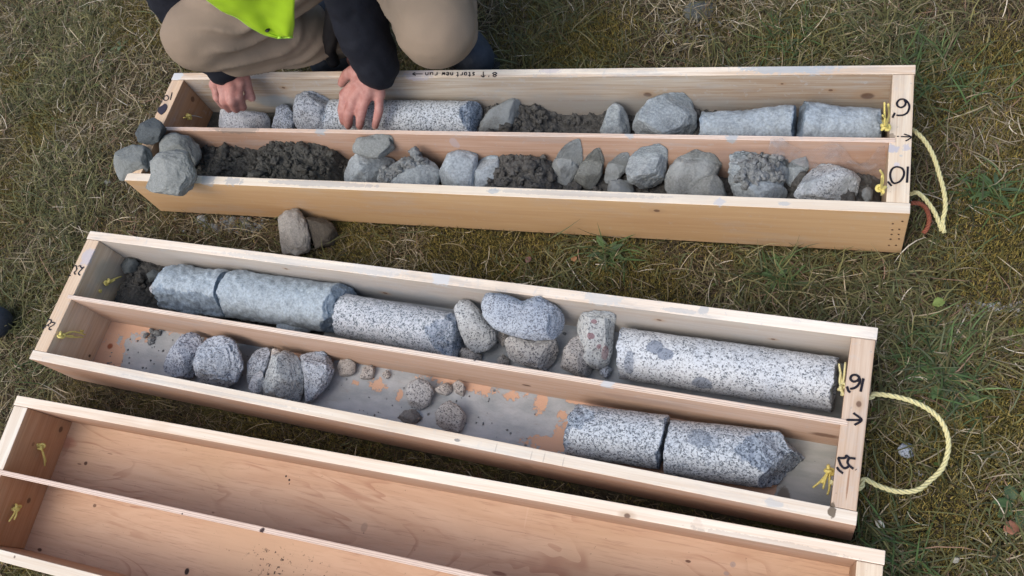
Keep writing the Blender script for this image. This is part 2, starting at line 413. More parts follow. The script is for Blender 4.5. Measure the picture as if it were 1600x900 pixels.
o = blades('thatch', sample_xy(120000, moss_spot), lambda n: U(.008, .035, n), lambda n: U(-5, 55, n), lambda n: U(0, 50, n), lambda n: U(.0007, .0017, n), lambda n: U(0, .008, n),
           pick([(.12, .092, .052), (.18, .14, .085), (.07, .054, .033), (.14, .12, .05), (.26, .21, .135), (.15, .088, .052)], [4, 3, 3, 3, 1.2, 1]), seg=3)
tag(o, 'brown dead thatch matted close to the soil', 'thatch', None, 'stuff')
def straw_d(x, y): return np.clip(.5 + .7 * fbm(np.stack([x * 3.5, y * 3.5, x * 0 + 5], -1), 3), .15, 1) * gapm(x, y) * moss_spot(x, y)
o = blades('dry_grass', sample_xy(20000, straw_d), lambda n: rng.gamma(3.2, .0105, n) + .008, lambda n: U(0, 28, n), lambda n: U(0, 45, n), lambda n: U(.0008, .0021, n), lambda n: U(.002, .014, n),
           pick([(.39, .34, .235), (.31, .26, .17), (.22, .185, .11), (.52, .47, .37), (.25, .16, .11), (.20, .17, .095)], [2.4, 3, 3, .7, 1, 3]))
tag(o, 'dry straw coloured grass lying tangled on the ground', 'dry grass', None, 'stuff')
o = blades('green_grass', sample_xy(31000, green_mask), lambda n: rng.gamma(4, .0085, n) + .01, lambda n: U(12, 62, n), lambda n: U(20, 90, n), lambda n: U(.0012, .0027, n), lambda n: U(0, .006, n),
           pick([(.115, .115, .045), (.085, .09, .034), (.15, .145, .058), (.20, .18, .09), (.09, .105, .05)], [3, 3, 2, 1.2, 2]))
tag(o, 'short green grass growing through the dry straw', 'grass', None, 'stuff')
# little round leaves of clover and weeds between the blades
XYc = sample_xy(1500, green_mask); n_ = len(XYc); az_ = U(0, 6.28, n_); rr_ = U(.0018, .0042, n_); zc_ = gz(XYc[:, 0], XYc[:, 1]) + U(.004, .014, n_)
a_ = np.arange(8) * math.pi / 4; ring = np.stack([np.cos(a_), np.sin(a_) * .75, 0 * a_], 1)
Vc_ = np.zeros((n_, 8, 3)); ca_, sa_ = np.cos(az_)[:, None], np.sin(az_)[:, None]
Vc_[..., 0] = XYc[:, :1] + rr_[:, None] * (ring[:, 0] * ca_ - ring[:, 1] * sa_); Vc_[..., 1] = XYc[:, 1:] + rr_[:, None] * (ring[:, 0] * sa_ + ring[:, 1] * ca_); Vc_[..., 2] = zc_[:, None] + rr_[:, None] * ring[:, 0] * U(-.8, .8, (n_, 1))
kp = ~in_boxes(Vc_[..., 0].ravel(), Vc_[..., 1].ravel(), .001).reshape(n_, 8).any(1); Vc_ = Vc_[kp]; n_ = len(Vc_)
Qc = (np.arange(n_) * 8)[:, None, None] + np.array([[0, 1, 2, 3], [0, 3, 4, 7], [4, 5, 6, 7]])[None]
o = fast_quads('clover', Vc_.reshape(-1, 3), Qc.reshape(-1, 4), BM, np.repeat(pick([(.07, .12, .03), (.10, .15, .05), (.14, .17, .07), (.20, .15, .07)], [3, 3, 1, 1])(np.zeros((n_, 2))), 8, 0))
tag(o, 'tiny round clover and weed leaves between the blades', 'clover', None, 'stuff')
# fescue like tufts
tx = []
for a, b, n_, r_ in [(1385, 870, 130, .05), (1545, 300, 90, .05), (1455, 560, 120, .05), (1500, 600, 80, .05), (960, 395, 70, .03), (1215, 425, 80, .03), (1430, 90, 100, .05), (1240, 50, 90, .05), (90, 560, 80, .05), (1500, 120, 70, .06)]:
    c_ = at(a, b, 0); tx.append(c_[:2] + rng.normal(0, r_ * .5, (n_, 2)))
tx = np.concatenate(tx)
o = blades('grass_tufts', tx, lambda n: U(.03, .085, n), lambda n: U(15, 70, n), lambda n: U(30, 100, n), lambda n: U(.0014, .003, n), lambda n: U(0, .004, n),
           pick([(.07, .12, .04), (.05, .09, .03), (.10, .15, .06), (.09, .11, .06)], [3, 2, 1, 2]), twist=.2)
tag(o, 'denser fresh green grass tufts', 'grass tufts', None, 'stuff')

# ---------------------------------------------------------------- the three core boxes
PINE = (.52, .40, .27); RIM = (.84, .77, .64); GREYPINE = (.50, .465, .40); PLY = (.50, .29, .18); PLYO = (.57, .41, .235)
INK = plain('marker_ink', (.012, .010, .016), .45)
ROPEM = plain('yellow_rope', (.72, .62, .20), .5, .25, 300, .2); ROPEW = plain('faded_rope', (.68, .64, .34), .55, .2, 300, .2)
def ribbon(paths, to3, wpx=None, width=.0028, lift=(0, 0, .0007)):
    parts = []
    for P in paths:
        P = [to3(*q) for q in P]
        pts = spline(P, max(8, 6 * len(P))) if len(P) > 2 else np.linspace(P[0], P[1], 6)
        pts = pts + np.array(lift)
        v, f = tube(pts, width / 2, 8)
        ax = int(np.argmax(np.abs(lift))); mid = np.repeat(pts, 8, 0)      # press the stroke flat onto the board
        v[:, ax] = mid[:, ax] + (v[:, ax] - mid[:, ax]) * .25
        parts.append((v, f))
    return merge(parts)
def rope(path, r=.0034, turns_per_m=38, n=160):
    P = spline(path, n); s = np.concatenate([[0], np.cumsum(np.linalg.norm(np.diff(P, axis=0), axis=1))])
    T = np.gradient(P, axis=0); T /= np.linalg.norm(T, axis=1)[:, None]
    up = np.array((0, 0, 1.)); N = np.cross(T, up); N /= np.linalg.norm(N, axis=1)[:, None] + 1e-9; B = np.cross(T, N)
    out = []
    for k in range(3):
        a = s * turns_per_m * 2 * math.pi + k * 2 * math.pi / 3
        out.append(tube(P + r * .55 * (np.cos(a)[:, None] * N + np.sin(a)[:, None] * B), r * .56, 7))
    return merge(out)
def knotball(c, r):
    c = np.asarray(c, float); t = np.linspace(0, 2 * math.pi, 70)
    P = np.stack([np.sin(t) + 2 * np.sin(2 * t), np.cos(t) - 2 * np.cos(2 * t), -1.3 * np.sin(3 * t)], 1) / 3 * r
    P = P @ rotm(*rng.uniform(0, 3, 3)).T
    return tube(c + P, r * .36, 7)

def core_box(b, label, spots, left_te=TE):
    e = empty('core_box', tuple(BOX[b]['t']), BOX[b]['r']); tag(e, label, 'core box', 'wooden core sample boxes lying on the grass')
    yd = BOX[b]['yd']
    cf, cb, ce, cd_, cfl = spots['colors']
    bm = boxmesh((0, 0, .001), (L, TS, H)); fb = bm_obj('front_board', bm, wood(f'front_board_{b}', cf[0], cf[1], 0, spots.get('front', []), b + 1, cf[2], dirt=(.16, .22, .06)[b]), e)
    bm = boxmesh((0, W - TS, .001), (L, W, H)); bb = bm_obj('back_board', bm, wood(f'back_board_{b}', cb[0], cb[1], 0, spots.get('back', []), b + 4, cb[2], dirt=(.45, .42, .05)[b]), e)
    ends = []
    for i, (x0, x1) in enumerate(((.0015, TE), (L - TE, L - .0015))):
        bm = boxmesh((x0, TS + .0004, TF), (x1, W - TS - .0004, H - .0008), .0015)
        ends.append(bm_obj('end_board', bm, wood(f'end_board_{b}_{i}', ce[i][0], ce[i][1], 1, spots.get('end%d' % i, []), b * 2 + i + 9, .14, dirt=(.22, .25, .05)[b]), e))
    bm = boxmesh((TE - .012, yd - TD / 2, TF), (L - TE + .009, yd + TD / 2, H - .0005), .0006)
    # the divider sits in grooves of the end boards: keep it just above them there
    for v in bm.verts:
        if (v.co.x < TE or v.co.x > L - TE) and v.co.z > H - .01: v.co.z += .0006
    dv = bm_obj('divider', bm, wood(f'divider_{b}', cd_[0], cd_[1], 0, spots.get('div', []), b + 20, cd_[2], plyedge=True, dirt=(.30, .25, .04)[b]), e)
    bm = boxmesh((.002, .002, 0), (L - .002, W - .002, TF), 0)
    for v in bm.verts: pass
    fl = bm_obj('floor_panel', bm, spots['floor'], e)
    return e, fb, bb, ends, dv, fl

def loc_top(b): return lambda px, py: on(b, px, py, 2, H)
def Z(ox, oy, pts, k=4): return [(ox + x / k, oy + y / k) for x, y in pts]

# --- box 1 (back, with the person)
def mudtop(b, px, py, rx, ry, amt=.75, col=MUDL, ed=.22, wob=1.5, ws=95):
    c = on(b, px, py, 2, H); return (tuple(c), (rx, ry, .01), col, amt, ed, wob, ws)
sp1 = dict(
    colors=((PLYO, (.82, .81, .725), .07), (GREYPINE, (.82, .78, .69), .22), (((.46, .31, .20), (.70, .57, .42)), ((.52, .42, .30), (.80, .75, .63))), ((.56, .41, .325), (.78, .69, .62), .14), None),
    back=[mudtop(0, 1225, 107, .07, .011), mudtop(0, 1280, 107, .03, .012, .5), mudtop(0, 278, 116, .016, .02, .8, (.6, .66, .68)), mudtop(0, 860, 110, .02, .008, .5, (.55, .52, .6)),
          mudtop(0, 655, 115, .03, .02, .5, (.50, .50, .62))]
    + knot(tuple(on(0, 1355, 150, 1, W - TS)), .008) + knot(tuple(on(0, 1298, 141, 1, W - TS)), .0028) + knot(tuple(on(0, 1012, 148, 1, W - TS)), .006) + knot(tuple(on(0, 1222, 131, 1, W - TS)), .002) + knot(tuple(on(0, 443, 137, 1, W - TS)), .003)
    + [((on(0, 900, 160, 1, W - TS)[0], W - TS, .035), (.25, .01, .035), (.36, .38, .38), .6, .5, .8, 25), ((on(0, 1150, 170, 1, W - TS)[0], W - TS, .035), (.3, .01, .03), (.36, .38, .38), .45, .5, .8, 25), ((on(0, 430, 155, 1, W - TS)[0], W - TS, .05), (.06, .01, .02), (.38, .43, .45), .8, .3, .6, 40)],
    front=[mudtop(0, 365, 283, .022, .008, .7, (.42, .44, .45)), mudtop(0, 325, 281, .014, .02, .7, (.42, .44, .45)), mudtop(0, 770, 299, .01, .006, .7), mudtop(0, 1125, 315, .008, .007, .8, (.55, .56, .58)), mudtop(0, 1225, 318, .008, .004, .6), mudtop(0, 500, 287, .12, .006, .45, (.35, .37, .4), .05, 1.0, 90), mudtop(0, 900, 303, .15, .005, .35, (.35, .37, .4), .05, 1.0, 110)]
    + knot((on(0, 1025, 324, 1, 0)[0], 0, .1), .004),
    div=[mudtop(0, 500, 207, .012, .02, .8), mudtop(0, 1145, 211, .01, .02, .8), mudtop(0, 985, 209, .008, .01, .7), mudtop(0, 370, 202, .06, .008, .5, (.2, .19, .17), .1, .9, 100), ((on(0, 708, 220, 1, .128)[0], .128, .10), (.009, .02, .016), (.5, .42, .42), .7),
         ((.85, .128, .03), (.5, .02, .03), (.22, .16, .12), .5, .6, .8, 20), ((on(0, 1170, 240, 1, .128)[0], .128, .05), (.08, .02, .045), (.36, .27, .24), .6, .5, .7, 30)],
    end0=[knot(tuple(on(0, 301, 155, 0, TE)), .006)[1]], end1=[mudtop(0, 1395, 231, .010, .007, .8, (.45, .47, .55)), mudtop(0, 1416, 230, .006, .006, .7, (.45, .47, .55)), mudtop(0, 1393, 212, .006, .005, .8, (.25, .2, .15)), mudtop(0, 1402, 257, .004, .004, .6, (.6, .6, .68)), mudtop(0, 1408, 243, .003, .002, .6)],
    floor=soilmat('box_floor_dirt'))
# --- box 2 (middle): floor panel shader with the mud film and bare peach patches
def film_floor():
    m = NT('muddy_plywood_floor')
    x, y, _z = m.xyz()
    pl = m.mix(m.noise(1, 5, .6, v=m.mapping(m.oc, (3, 45, 45))), (.58, .34, .225), (.66, .455, .33))
    kn = m.spot(tuple(on(1, 172, 541, 2, TF)), (.007, .006, .02), .3, .2); pl = m.mix(kn, pl, (.30, .10, .05))
    fine = m.noise(55, 6, .62); wide = m.noise(9, 4, .55)
    mud = m.mix(m.smooth(m.noise(14, 6, .65, v=m.mapping(m.oc, (1, 2.2, 1))), .3, .7), (.30, .335, .355), (.46, .49, .51))
    mud = m.mix(m.math('MULTIPLY', m.smooth(m.noise(26, 5, .7, v=m.mapping(m.oc, (1, 3, 1))), .55, .75), .7), mud, (.33, .30, .28))
    # coverage: none at the far left, patchy, full in the middle, bare strips along the edges
    cov = m.smooth(x, .02, .21)
    xa = on(1, 560, 600, 2, TF)[0]; xb = on(1, 880, 680, 2, TF)[0]; xc = on(1, 1212, 770, 2, TF)[0]
    e1 = m.math('MINIMUM', m.math('MULTIPLY', m.math('SUBTRACT', y, TS), 42), m.math('MULTIPLY', m.math('SUBTRACT', BOX[1]['yd'] - .006, y), 42))
    e1 = m.math('MINIMUM', e1, 1.0)
    k = m.math('ADD', m.math('MULTIPLY', cov, .72), m.math('MULTIPLY', e1, .28))
    k = m.math('ADD', k, m.math('MULTIPLY', m.math('SUBTRACT', fine, .5), 1.25)); k = m.math('ADD', k, m.math('MULTIPLY', m.math('SUBTRACT', wide, .5), 1.3))
    k = m.smooth(k, .54, .60)
    for px, py, rx, ry in [(590, 601, .017, .010), (624, 617, .006, .010), (750, 605, .03, .012), (700, 592, .04, .009), (800, 618, .012, .008), (845, 628, .011, .02), (900, 626, .02, .006), (877, 680, .012, .020), (855, 695, .035, .012), (556, 598, .007, .004), (880, 650, .01, .008), (500, 560, .04, .006)]:
        k = m.math('MULTIPLY', k, m.math('SUBTRACT', 1, m.spot(tuple(on(1, px, py, 2, TF)), (rx, ry, .02), .12, 1.7, 120, px * .01)))
    # the strip under the two cores is bare, right of it smooth pale mud
    xr = m.math('ADD', x, m.math('MULTIPLY', m.math('SUBTRACT', m.noise(30, 3), .5), .03))
    bare = m.math('MULTIPLY', m.smooth(xr, xb + .01, xb + .013), m.math('SUBTRACT', 1, m.smooth(xr, xc, xc + .003)))
    k = m.math('MULTIPLY', k, m.math('SUBTRACT', 1, m.math('MULTIPLY', bare, .95)))
    right = m.smooth(xr, xc, xc + .003)
    mud2 = m.mix(m.smooth(m.noise(18, 4, .5, v=m.mapping(m.oc, (1, 4, 1))), .3, .7), (.33, .36, .35), (.43, .45, .44))
    mud = m.mix(right, mud, mud2); k = m.math('MAXIMUM', k, right)
    k = m.math('MAXIMUM', k, m.smooth(y, BOX[1]['yd'] - .001, BOX[1]['yd'] + .001))
    mud = m.mix(m.math('MULTIPLY', m.smooth(m.noise(1, 6, .7, v=m.mapping(m.oc, (12, 70, 70))), .5, .72), .55), mud, (.46, .49, .51))
    c = m.mix(k, pl, mud)
    c = m.mix(m.math('MULTIPLY', m.spot((xc + .012, TS + .018, TF), (.010, .02, .02), .2, .8, 80), .8), c, (.16, .14, .11))
    c = m.mix(m.math('MULTIPLY', m.smooth(m.noise(190, 3, .7), .68, .74), .6), c, (.14, .15, .15))
    m.bump(m.math('ADD', m.math('MULTIPLY', k, 1.2), m.math('ADD', m.noise(60, 5, .7), m.math('MULTIPLY', m.noise(300, 3), .5))), .5, .0016)
    return m.out(c, .6)
sp2 = dict(
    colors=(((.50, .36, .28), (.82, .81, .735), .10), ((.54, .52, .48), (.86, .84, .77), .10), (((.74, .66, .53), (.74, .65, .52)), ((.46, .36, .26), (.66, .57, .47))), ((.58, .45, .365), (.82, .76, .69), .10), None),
    back=[mudtop(1, 690, 434, .018, .016, .8, (.62, .65, .67)), mudtop(1, 590, 419, .05, .016, .45, (.62, .65, .67)), mudtop(1, 940, 468, .03, .01, .6, (.55, .58, .58)), mudtop(1, 1098, 484, .008, .006, .8, (.5, .52, .52)), mudtop(1, 1060, 485, .03, .004, .6, (.5, .52, .52), .05, 1.0, 120),
          mudtop(1, 480, 412, .2, .006, .4, (.5, .52, .52), .05, 1.0, 120),
          ((.75, W - TS, .045), (.9, .01, .05), (.44, .44, .43), .65, .6, .6, 12), ((on(1, 590, 450, 1, W - TS)[0], W - TS, .035), (.3, .01, .03), (.30, .33, .36), .7, .5, .9, 25)] + knot(tuple(on(1, 602, 458, 1, W - TS)), .0035) + knot(tuple(on(1, 1030, 500, 1, W - TS)), .003) + knot(tuple(on(1, 1208, 530, 1, W - TS)), .0025) + knot(tuple(on(1, 447, 420, 1, W - TS)), .0025),
    front=[mudtop(1, 715, 688, .006, .002, .8, (.2, .2, .2)), mudtop(1, 1205, 785, .012, .006, .5), mudtop(1, 330, 612, .2, .003, .3, (.4, .4, .4), .05, 1.0, 120), mudtop(1, 1300, 800, .006, .007, .9, (.12, .09, .06), .1, .9, 100)] + [mudtop(1, x, y, .0009, .008, .6, (.45, .4, .34), .2, .4, 100) for x, y in ((775, 700), (830, 712), (850, 715), (880, 722))]
    + [((on(1, 830, 735, 1, 0)[0], 0, .07), (.012, .01, .012), (.33, .20, .13), .5, .2, .2), ((.5, 0, .02), (1.2, .01, .03), (.30, .20, .15), .5, .6, .6, 12)],
    div=[mudtop(1, 950, 594, .010, .02, .8, (.55, .58, .6)), mudtop(1, 742, 561, .002, .003, 1, (.05, .03, .03)), mudtop(1, 720, 557, .1, .004, .3, (.3, .3, .3), .05, 1.0, 120), (tuple(on(1, 823, 602, 1, .132)), (.008, .01, .004), (.09, .045, .03), .85, .2, .3), (tuple(on(1, 1290, 680, 1, .132)), (.02, .01, .009), (.14, .07, .04), .8, .4, .4),
         (tuple(on(1, 350, 540, 1, .132)), (.03, .01, .015), (.28, .15, .10), .6, .6, .5, 30), (tuple(on(1, 1000, 625, 1, .132)), (.08, .01, .012), (.30, .2, .15), .5, .6, .5, 30)],
    end0=[(tuple(on(1, 175, 430, 0, TE)), (.01, .035, .04), (.38, .36, .30), .7, .4, .6, 25), mudtop(1, 136, 402, .014, .02, .6, (.45, .48, .58), .3), mudtop(1, 116, 462, .006, .006, .8, (.3, .3, .27)), (tuple(on(1, 140, 556, 0, TE)), (.01, .003, .003), (.08, .05, .03), .9)],
    end1=knot(tuple(on(1, 1342, 631, 2, H)), .0035, 1) + [(tuple(on(1, 1325, 755, 2, H)), (.0012, .022, .01), (.30, .16, .09), .8, .2, .5, 60), (tuple(on(1, 1352, 700, 2, H)), (.003, .2, .01), (.34, .22, .13), .5, .4, .5, 30), mudtop(1, 1300, 795, .004, .01, .9, (.12, .09, .06), .1, .9, 100)],
    floor=film_floor())
# --- box 3 (front, empty)
def ply_floor():
    m = NT('pink_plywood_floor')
    v = m.mapping(m.oc, (2.5, 14, 14)); g1 = m.noise(1, 5, .6, v=v, dist=2.2); g2 = m.noise(1, 4, .7, v=m.mapping(m.oc, (14, 260, 260)))
    band = m.math('FRACT', m.math('MULTIPLY', m.noise(1, 3, .5, v=m.mapping(m.oc, (1.8, 7, 7), (3, 2, 1)), dist=1.2), 9)); band = m.math('MULTIPLY', m.smooth(band, .72, .95), m.smooth(m.noise(5, 3), .42, .62))
    c = m.mix(m.smooth(g1, .3, .7), (.66, .47, .33), (.57, .375, .25))
    c = m.mix(m.math('MULTIPLY', m.smooth(m.noise(3, 4, .5), .45, .65), .6), c, (.58, .40, .255))
    c = m.mix(m.math('MULTIPLY', band, .6), c, (.38, .19, .12))
    c = m.mix(m.math('MULTIPLY', m.smooth(g2, .50, .72), .5), c, (.36, .20, .14))
    B = 2
    for px, py, rx, ry, col, a in [(134, 724, .004, .0035, (.07, .03, .02), .9), (124, 725, .005, .0015, (.15, .07, .04), .7), (148, 790, .004, .003, (.12, .06, .04), .8), (292, 893, .0045, .0055, (.03, .015, .01), 1), (62, 859, .005, .003, (.07, .03, .02), .9),
                                   (447, 744, .0018, .002, (.02, .01, .01), 1), (452, 750, .002, .002, (.02, .01, .01), 1), (452, 756, .001, .0015, (.02, .01, .01), 1), (172, 709, .006, .001, (.2, .1, .06), .7), (333, 801, .003, .0015, (.25, .12, .07), .7), (780, 896, .012, .003, (.20, .08, .05), .7), (569, 824, .006, .008, (.38, .27, .2), .6), (1145, 882, .004, .004, (.32, .27, .27), .6), (1135, 896, .004, .003, (.32, .27, .27), .6), (1075, 877, .004, .002, (.12, .05, .03), .9), (825, 795, .0015, .03, (.66, .48, .35), .5), (100, 690, .03, .012, (.5, .22, .14), .5), (400, 850, .12, .05, (.62, .44, .30), .6), (545, 700, .001, .001, (.1, .05, .03), .9)]:
        c = m.mix(m.math('MULTIPLY', m.spot(tuple(on(B, px, py, 2, TF)), (rx, ry, .02), .25, .35, 110, px * .01), a), c, col)
    c = m.mix(m.math('MULTIPLY', m.smooth(m.noise(150, 3, .75), .69, .73), .7), c, (.16, .09, .06))
    x, y, _z = m.xyz(); lab = m.math('MULTIPLY', m.spot(tuple(on(B, 450, 890, 2, TF)), (.09, .03, .02), .3, .6, 30), m.smooth(m.noise(130, 3, .7), .60, .66))
    c = m.mix(lab, c, (.07, .04, .03))
    m.bump(m.math('ADD', g2, g1), .3, .0006)
    return m.out(c, .6)
sp3 = dict(
    colors=(((.50, .35, .25), (.82, .81, .725), .1), ((.54, .40, .31), (.86, .81, .71), .12), (((.56, .36, .22), (.82, .81, .73)), ((.45, .32, .22), (.78, .71, .58))), ((.56, .39, .29), (.80, .71, .65), .08), None),
    back=knot(tuple(on(2, 980, 806, 2, H)), .0035) + [(tuple(on(2, 250, 665, 2, H)), (.02, .008, .01), (.70, .56, .42), .5, .6, .4, 30), mudtop(2, 1090, 823, .01, .008, .4, (.6, .5, .4)), mudtop(2, 1200, 848, .1, .006, .35, (.4, .35, .3), .05, 1.0, 120)],
    front=[mudtop(2, 23, 870, .002, .002, .9, (.2, .15, .12))], div=[mudtop(2, 409, 831, .004, .006, 1, (.05, .03, .03)), mudtop(2, 285, 803, .0015, .0015, 1, (.05, .03, .03))],
    end0=knot(tuple(on(2, 95, 671, 0, TE)), .0045, 1) + knot(tuple(on(2, 45, 782, 0, TE)), .004, 1) + [(tuple(on(2, 52, 694, 0, TE)), (.01, .004, .003), (.2, .1, .06), .6)],
    floor=ply_floor())

b1, b1f, b1b, b1e, b1d, b1fl = core_box(0, 'rock-filled wooden core box at the back, under the kneeling person, marked 9 and 10', sp1)
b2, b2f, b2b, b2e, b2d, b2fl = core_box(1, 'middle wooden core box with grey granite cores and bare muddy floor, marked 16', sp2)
b3, b3f, b3b, b3e, b3d, b3fl = core_box(2, 'empty pinkish plywood core box nearest the camera with knotted yellow ropes', sp3)

# writing
def write(b, parent, strokes, width, name='marker_writing', label=None):
    v, f = ribbon(strokes, lambda px, py: on(b, px, py, 2, H), width=width, lift=(0, 0, .0003)); o = mesh_obj(name, v, f, INK, parent)
    if label: o['label'] = label
    return o
z5 = lambda p: Z(1120, 90, p); z6 = lambda p: Z(1150, 200, p); z7 = lambda p: Z(1100, 470, p); z8 = lambda p: Z(1150, 640, p); zl = lambda p: Z(30, 350, p); z1 = lambda p: Z(160, 0, p)
write(0, b1e[1], [z5([(1140, 362), (1168, 358), (1192, 342), (1203, 310), (1195, 282), (1172, 262), (1145, 262), (1127, 280), (1128, 300), (1148, 312), (1170, 304), (1180, 285), (1172, 266)]), z5([(1112, 346), (1098, 376)]), z5([(1122, 360), (1142, 363)])], .0032, label='handwritten number 9')
write(0, b1e[1], [z5([(1127, 493), (1137, 493)]), z5([(1150, 494), (1214, 496)]), z5([(1170, 478), (1215, 497), (1180, 522)])], .0022, label='small drawn arrow')
write(0, b1e[1], [z6([(1005, 242), (980, 252), (965, 280), (966, 315), (985, 345), (1018, 338), (1042, 312), (1050, 278), (1036, 252), (1005, 242)]), z6([(948, 335), (972, 362)]), z6([(972, 335), (992, 348)]), z6([(1074, 242), (1071, 290), (1068, 342)])], .0032, label='handwritten number 10')
write(1, b2e[1], [[(1328.3, 607.9), (1335.7, 606.1), (1341.2, 601.2), (1343.6, 594.4), (1341.2, 588.3), (1335.7, 585.9), (1330.2, 587.7), (1328.9, 592.6), (1333.2, 596.3), (1339.3, 595.1), (1342.0, 592.0)], [(1349.1, 591.4), (1346.7, 601.8), (1344.6, 612.2)], [(1323.2, 604.0), (1325.3, 610.3), (1328.3, 613.4)]], .0034, label='handwritten number 16')
write(1, b2e[1], [z7([(889, 745), (980, 746)]), z7([(933, 702), (984, 745), (940, 777)])], .0032, label='drawn arrow')
write(1, b2e[1], [[(1309.4, 714.9), (1311.4, 721.1), (1314.1, 727.3), (1318.8, 731.6), (1323.4, 730.8), (1326.2, 727.3), (1324.2, 723.4), (1325.0, 718.8), (1328.1, 716.0), (1336.7, 716.8)], [(1309.4, 715.3), (1315.7, 716.0), (1320.7, 715.3), (1322.3, 712.2), (1325.0, 714.1), (1328.1, 716.0)], [(1326.2, 727.3), (1329.7, 730.0), (1333.5, 732.8)], [(1337.3, 733.5), (1337.9, 734.2)], [(1307.5, 730.0), (1311.0, 735.1), (1317.2, 739.8)]], .0032, label='handwritten number 13')
write(1, b2e[0], [[(115.0, 416.6), (118.6, 415.2), (119.4, 421.7), (115.8, 426.0), (117.9, 428.9)], [(122.3, 415.9), (125.1, 415.2), (127.3, 418.8), (130.9, 417.3), (125.1, 423.1), (122.3, 427.5), (125.1, 430.3)], [(108.5, 429.6), (110.0, 431.1)]], .0024, label='handwritten number 22')
write(1, b2e[0], [[(73.1, 504.0), (75.3, 499.7), (79.6, 500.4), (78.9, 504.8), (74.6, 507.7), (76.0, 509.8)], [(79.6, 503.3), (85.4, 504.8), (82.5, 508.4), (77.5, 511.3), (76.7, 514.9), (80.3, 514.9)], [(65.9, 512.0), (69.5, 512.0), (72.4, 507.7)]], .0024, label='handwritten number 26')
write(0, b1e[0], [z1([(435, 578), (424, 625)]), z1([(402, 594), (386, 606), (384, 624), (400, 628), (414, 612), (402, 594)]), z1([(372, 630), (368, 642)])], .0022, label='handwritten number 10')
blob = z1([(345, 700), (350, 675), (375, 660), (392, 648), (405, 662), (400, 685), (385, 705), (365, 716)])
bp = np.array([on(0, x, y, 2, H) for x, y in blob]); bp = spline(np.vstack([bp, bp[:1]]), 40)[:-1]
mesh_obj('ink_blot', np.vstack([bp + (0, 0, .0007), bp - (0, 0, .001)]), [tuple(range(39))] + [(i, i + 39, (i + 1) % 39 + 39, (i + 1) % 39) for i in range(39)], plain('ink_blot', (.035, .03, .045), .5, .5, 200), b1e[0], False)
# "8' up-arrow start new run ->" written for the person's side, so upside down from here
GL = {'8': [[(.5, .5), (.2, .75), (.5, 1), (.8, .75), (.5, .5), (.15, .25), (.5, 0), (.85, .25), (.5, .5)]], "'": [[(.3, 1.05), (.1, .75)]],
      'U': [[(.5, -.15), (.5, 1)], [(.15, .65), (.5, 1.05), (.95, .75)]], 's': [[(.8, .6), (.4, .65), (.3, .45), (.7, .25), (.6, .02), (.1, .03)]], 't': [[(.5, 1), (.45, .1), (.75, 0)], [(.1, .62), (.9, .66)]],
      'a': [[(.8, .55), (.3, .6), (.15, .2), (.5, 0), (.8, .3), (.8, .6), (.85, 0)]], 'r': [[(.25, .6), (.25, 0)], [(.25, .35), (.5, .62), (.85, .55)]], 'n': [[(.2, .6), (.2, 0)], [(.2, .4), (.5, .62), (.8, .45), (.85, 0)]],
      'e': [[(.2, .35), (.8, .4), (.6, .65), (.2, .5), (.2, .1), (.6, 0), (.85, .12)]], 'w': [[(.1, .6), (.25, 0), (.5, .45), (.72, 0), (.95, .65)]], 'u': [[(.15, .6), (.2, .08), (.6, .02), (.8, .3), (.82, .6), (.88, 0)]],
      '>': [[(-.2, .35), (1.9, .35)], [(1.3, .7), (1.95, .35), (1.4, 0)]]}
st = []
def word(txt, x_right, x_left, ytop=449, ybot=486):    # in zoom px (origin 480,0): reads right to left
    n = len(txt); w = (x_right - x_left) / n
    for i, ch in enumerate(txt):
        for s_ in GL[ch]: st.append(Z(480, 0, [(x_right - (i + u * .85) * w, ybot - 3 - (1 - v_) * 30 - 0 if False else ytop + 4 + v_ * 27) for u, v_ in s_]))
word('8', 1190, 1148); word("'", 1138, 1122); word('U', 1118, 1078); word('start', 1050, 926); word('new', 914, 838); word('run', 818, 732); word('>', 716, 682)
write(0, b1b, st, .0021, label='handwriting upside down: 8 feet, start new run')

# nails at the right of the front board of box 1
for x, y in Z(1150, 200, [(1040, 582), (980, 597), (1020, 632), (977, 635), (1016, 664), (972, 664), (1018, 692), (966, 694), (1000, 732), (956, 732)]):
    p = on(0, x, y, 1, 0); a = np.arange(8) * math.pi / 4
    V_ = [(p[0] + .0016 * math.cos(t), -.0008, p[2] + .0016 * math.sin(t)) for t in a] + [(p[0] + .0013 * math.cos(t), .002, p[2] + .0013 * math.sin(t)) for t in a]
    mesh_obj('nail', V_, [tuple(range(8))[::-1]] + [(i, (i + 1) % 8, (i + 1) % 8 + 8, i + 8) for i in range(8)], bpy.data.materials.get('rusty_nail') or plain('rusty_nail', (.10, .055, .03), .6, .3, 400), b1f, False)

# rope handles (local coordinates of their box)
def rope_part(b, parent, path, mat=ROPEM, r=.0034, name='rope_handle', n=160, tpm=38):
    v, f = rope(path, r, tpm, n); return mesh_obj(name, v, f, mat, parent)
def loc(b, px, py, z): return to_local(b, at(px, py, z))
def endknot(b, rp, px, py, xplane, tails, r=.0068, mat=ROPEM, zk=None):
    c = on(b, px, py, 0, xplane) if zk is None else on(b, px, py, 2, zk)
    parts = [knotball(c, r)]
    for tx_, ty_ in tails:
        e = on(b, tx_, ty_, 0, xplane + (.004 if xplane < .5 else -.004) + rng.uniform(-.003, .003)) if zk is None else on(b, tx_, ty_, 2, zk + .006); m_ = (c + e) / 2 + rng.normal(0, .002, 3)
        parts.append(tube(spline([c, m_, e], 10), np.linspace(.0020, .0015, 10), 6))
    v, f = merge(parts); return mesh_obj('rope_knot', v, f, mat, rp)
XR = L - TE
E_ = L + .0005
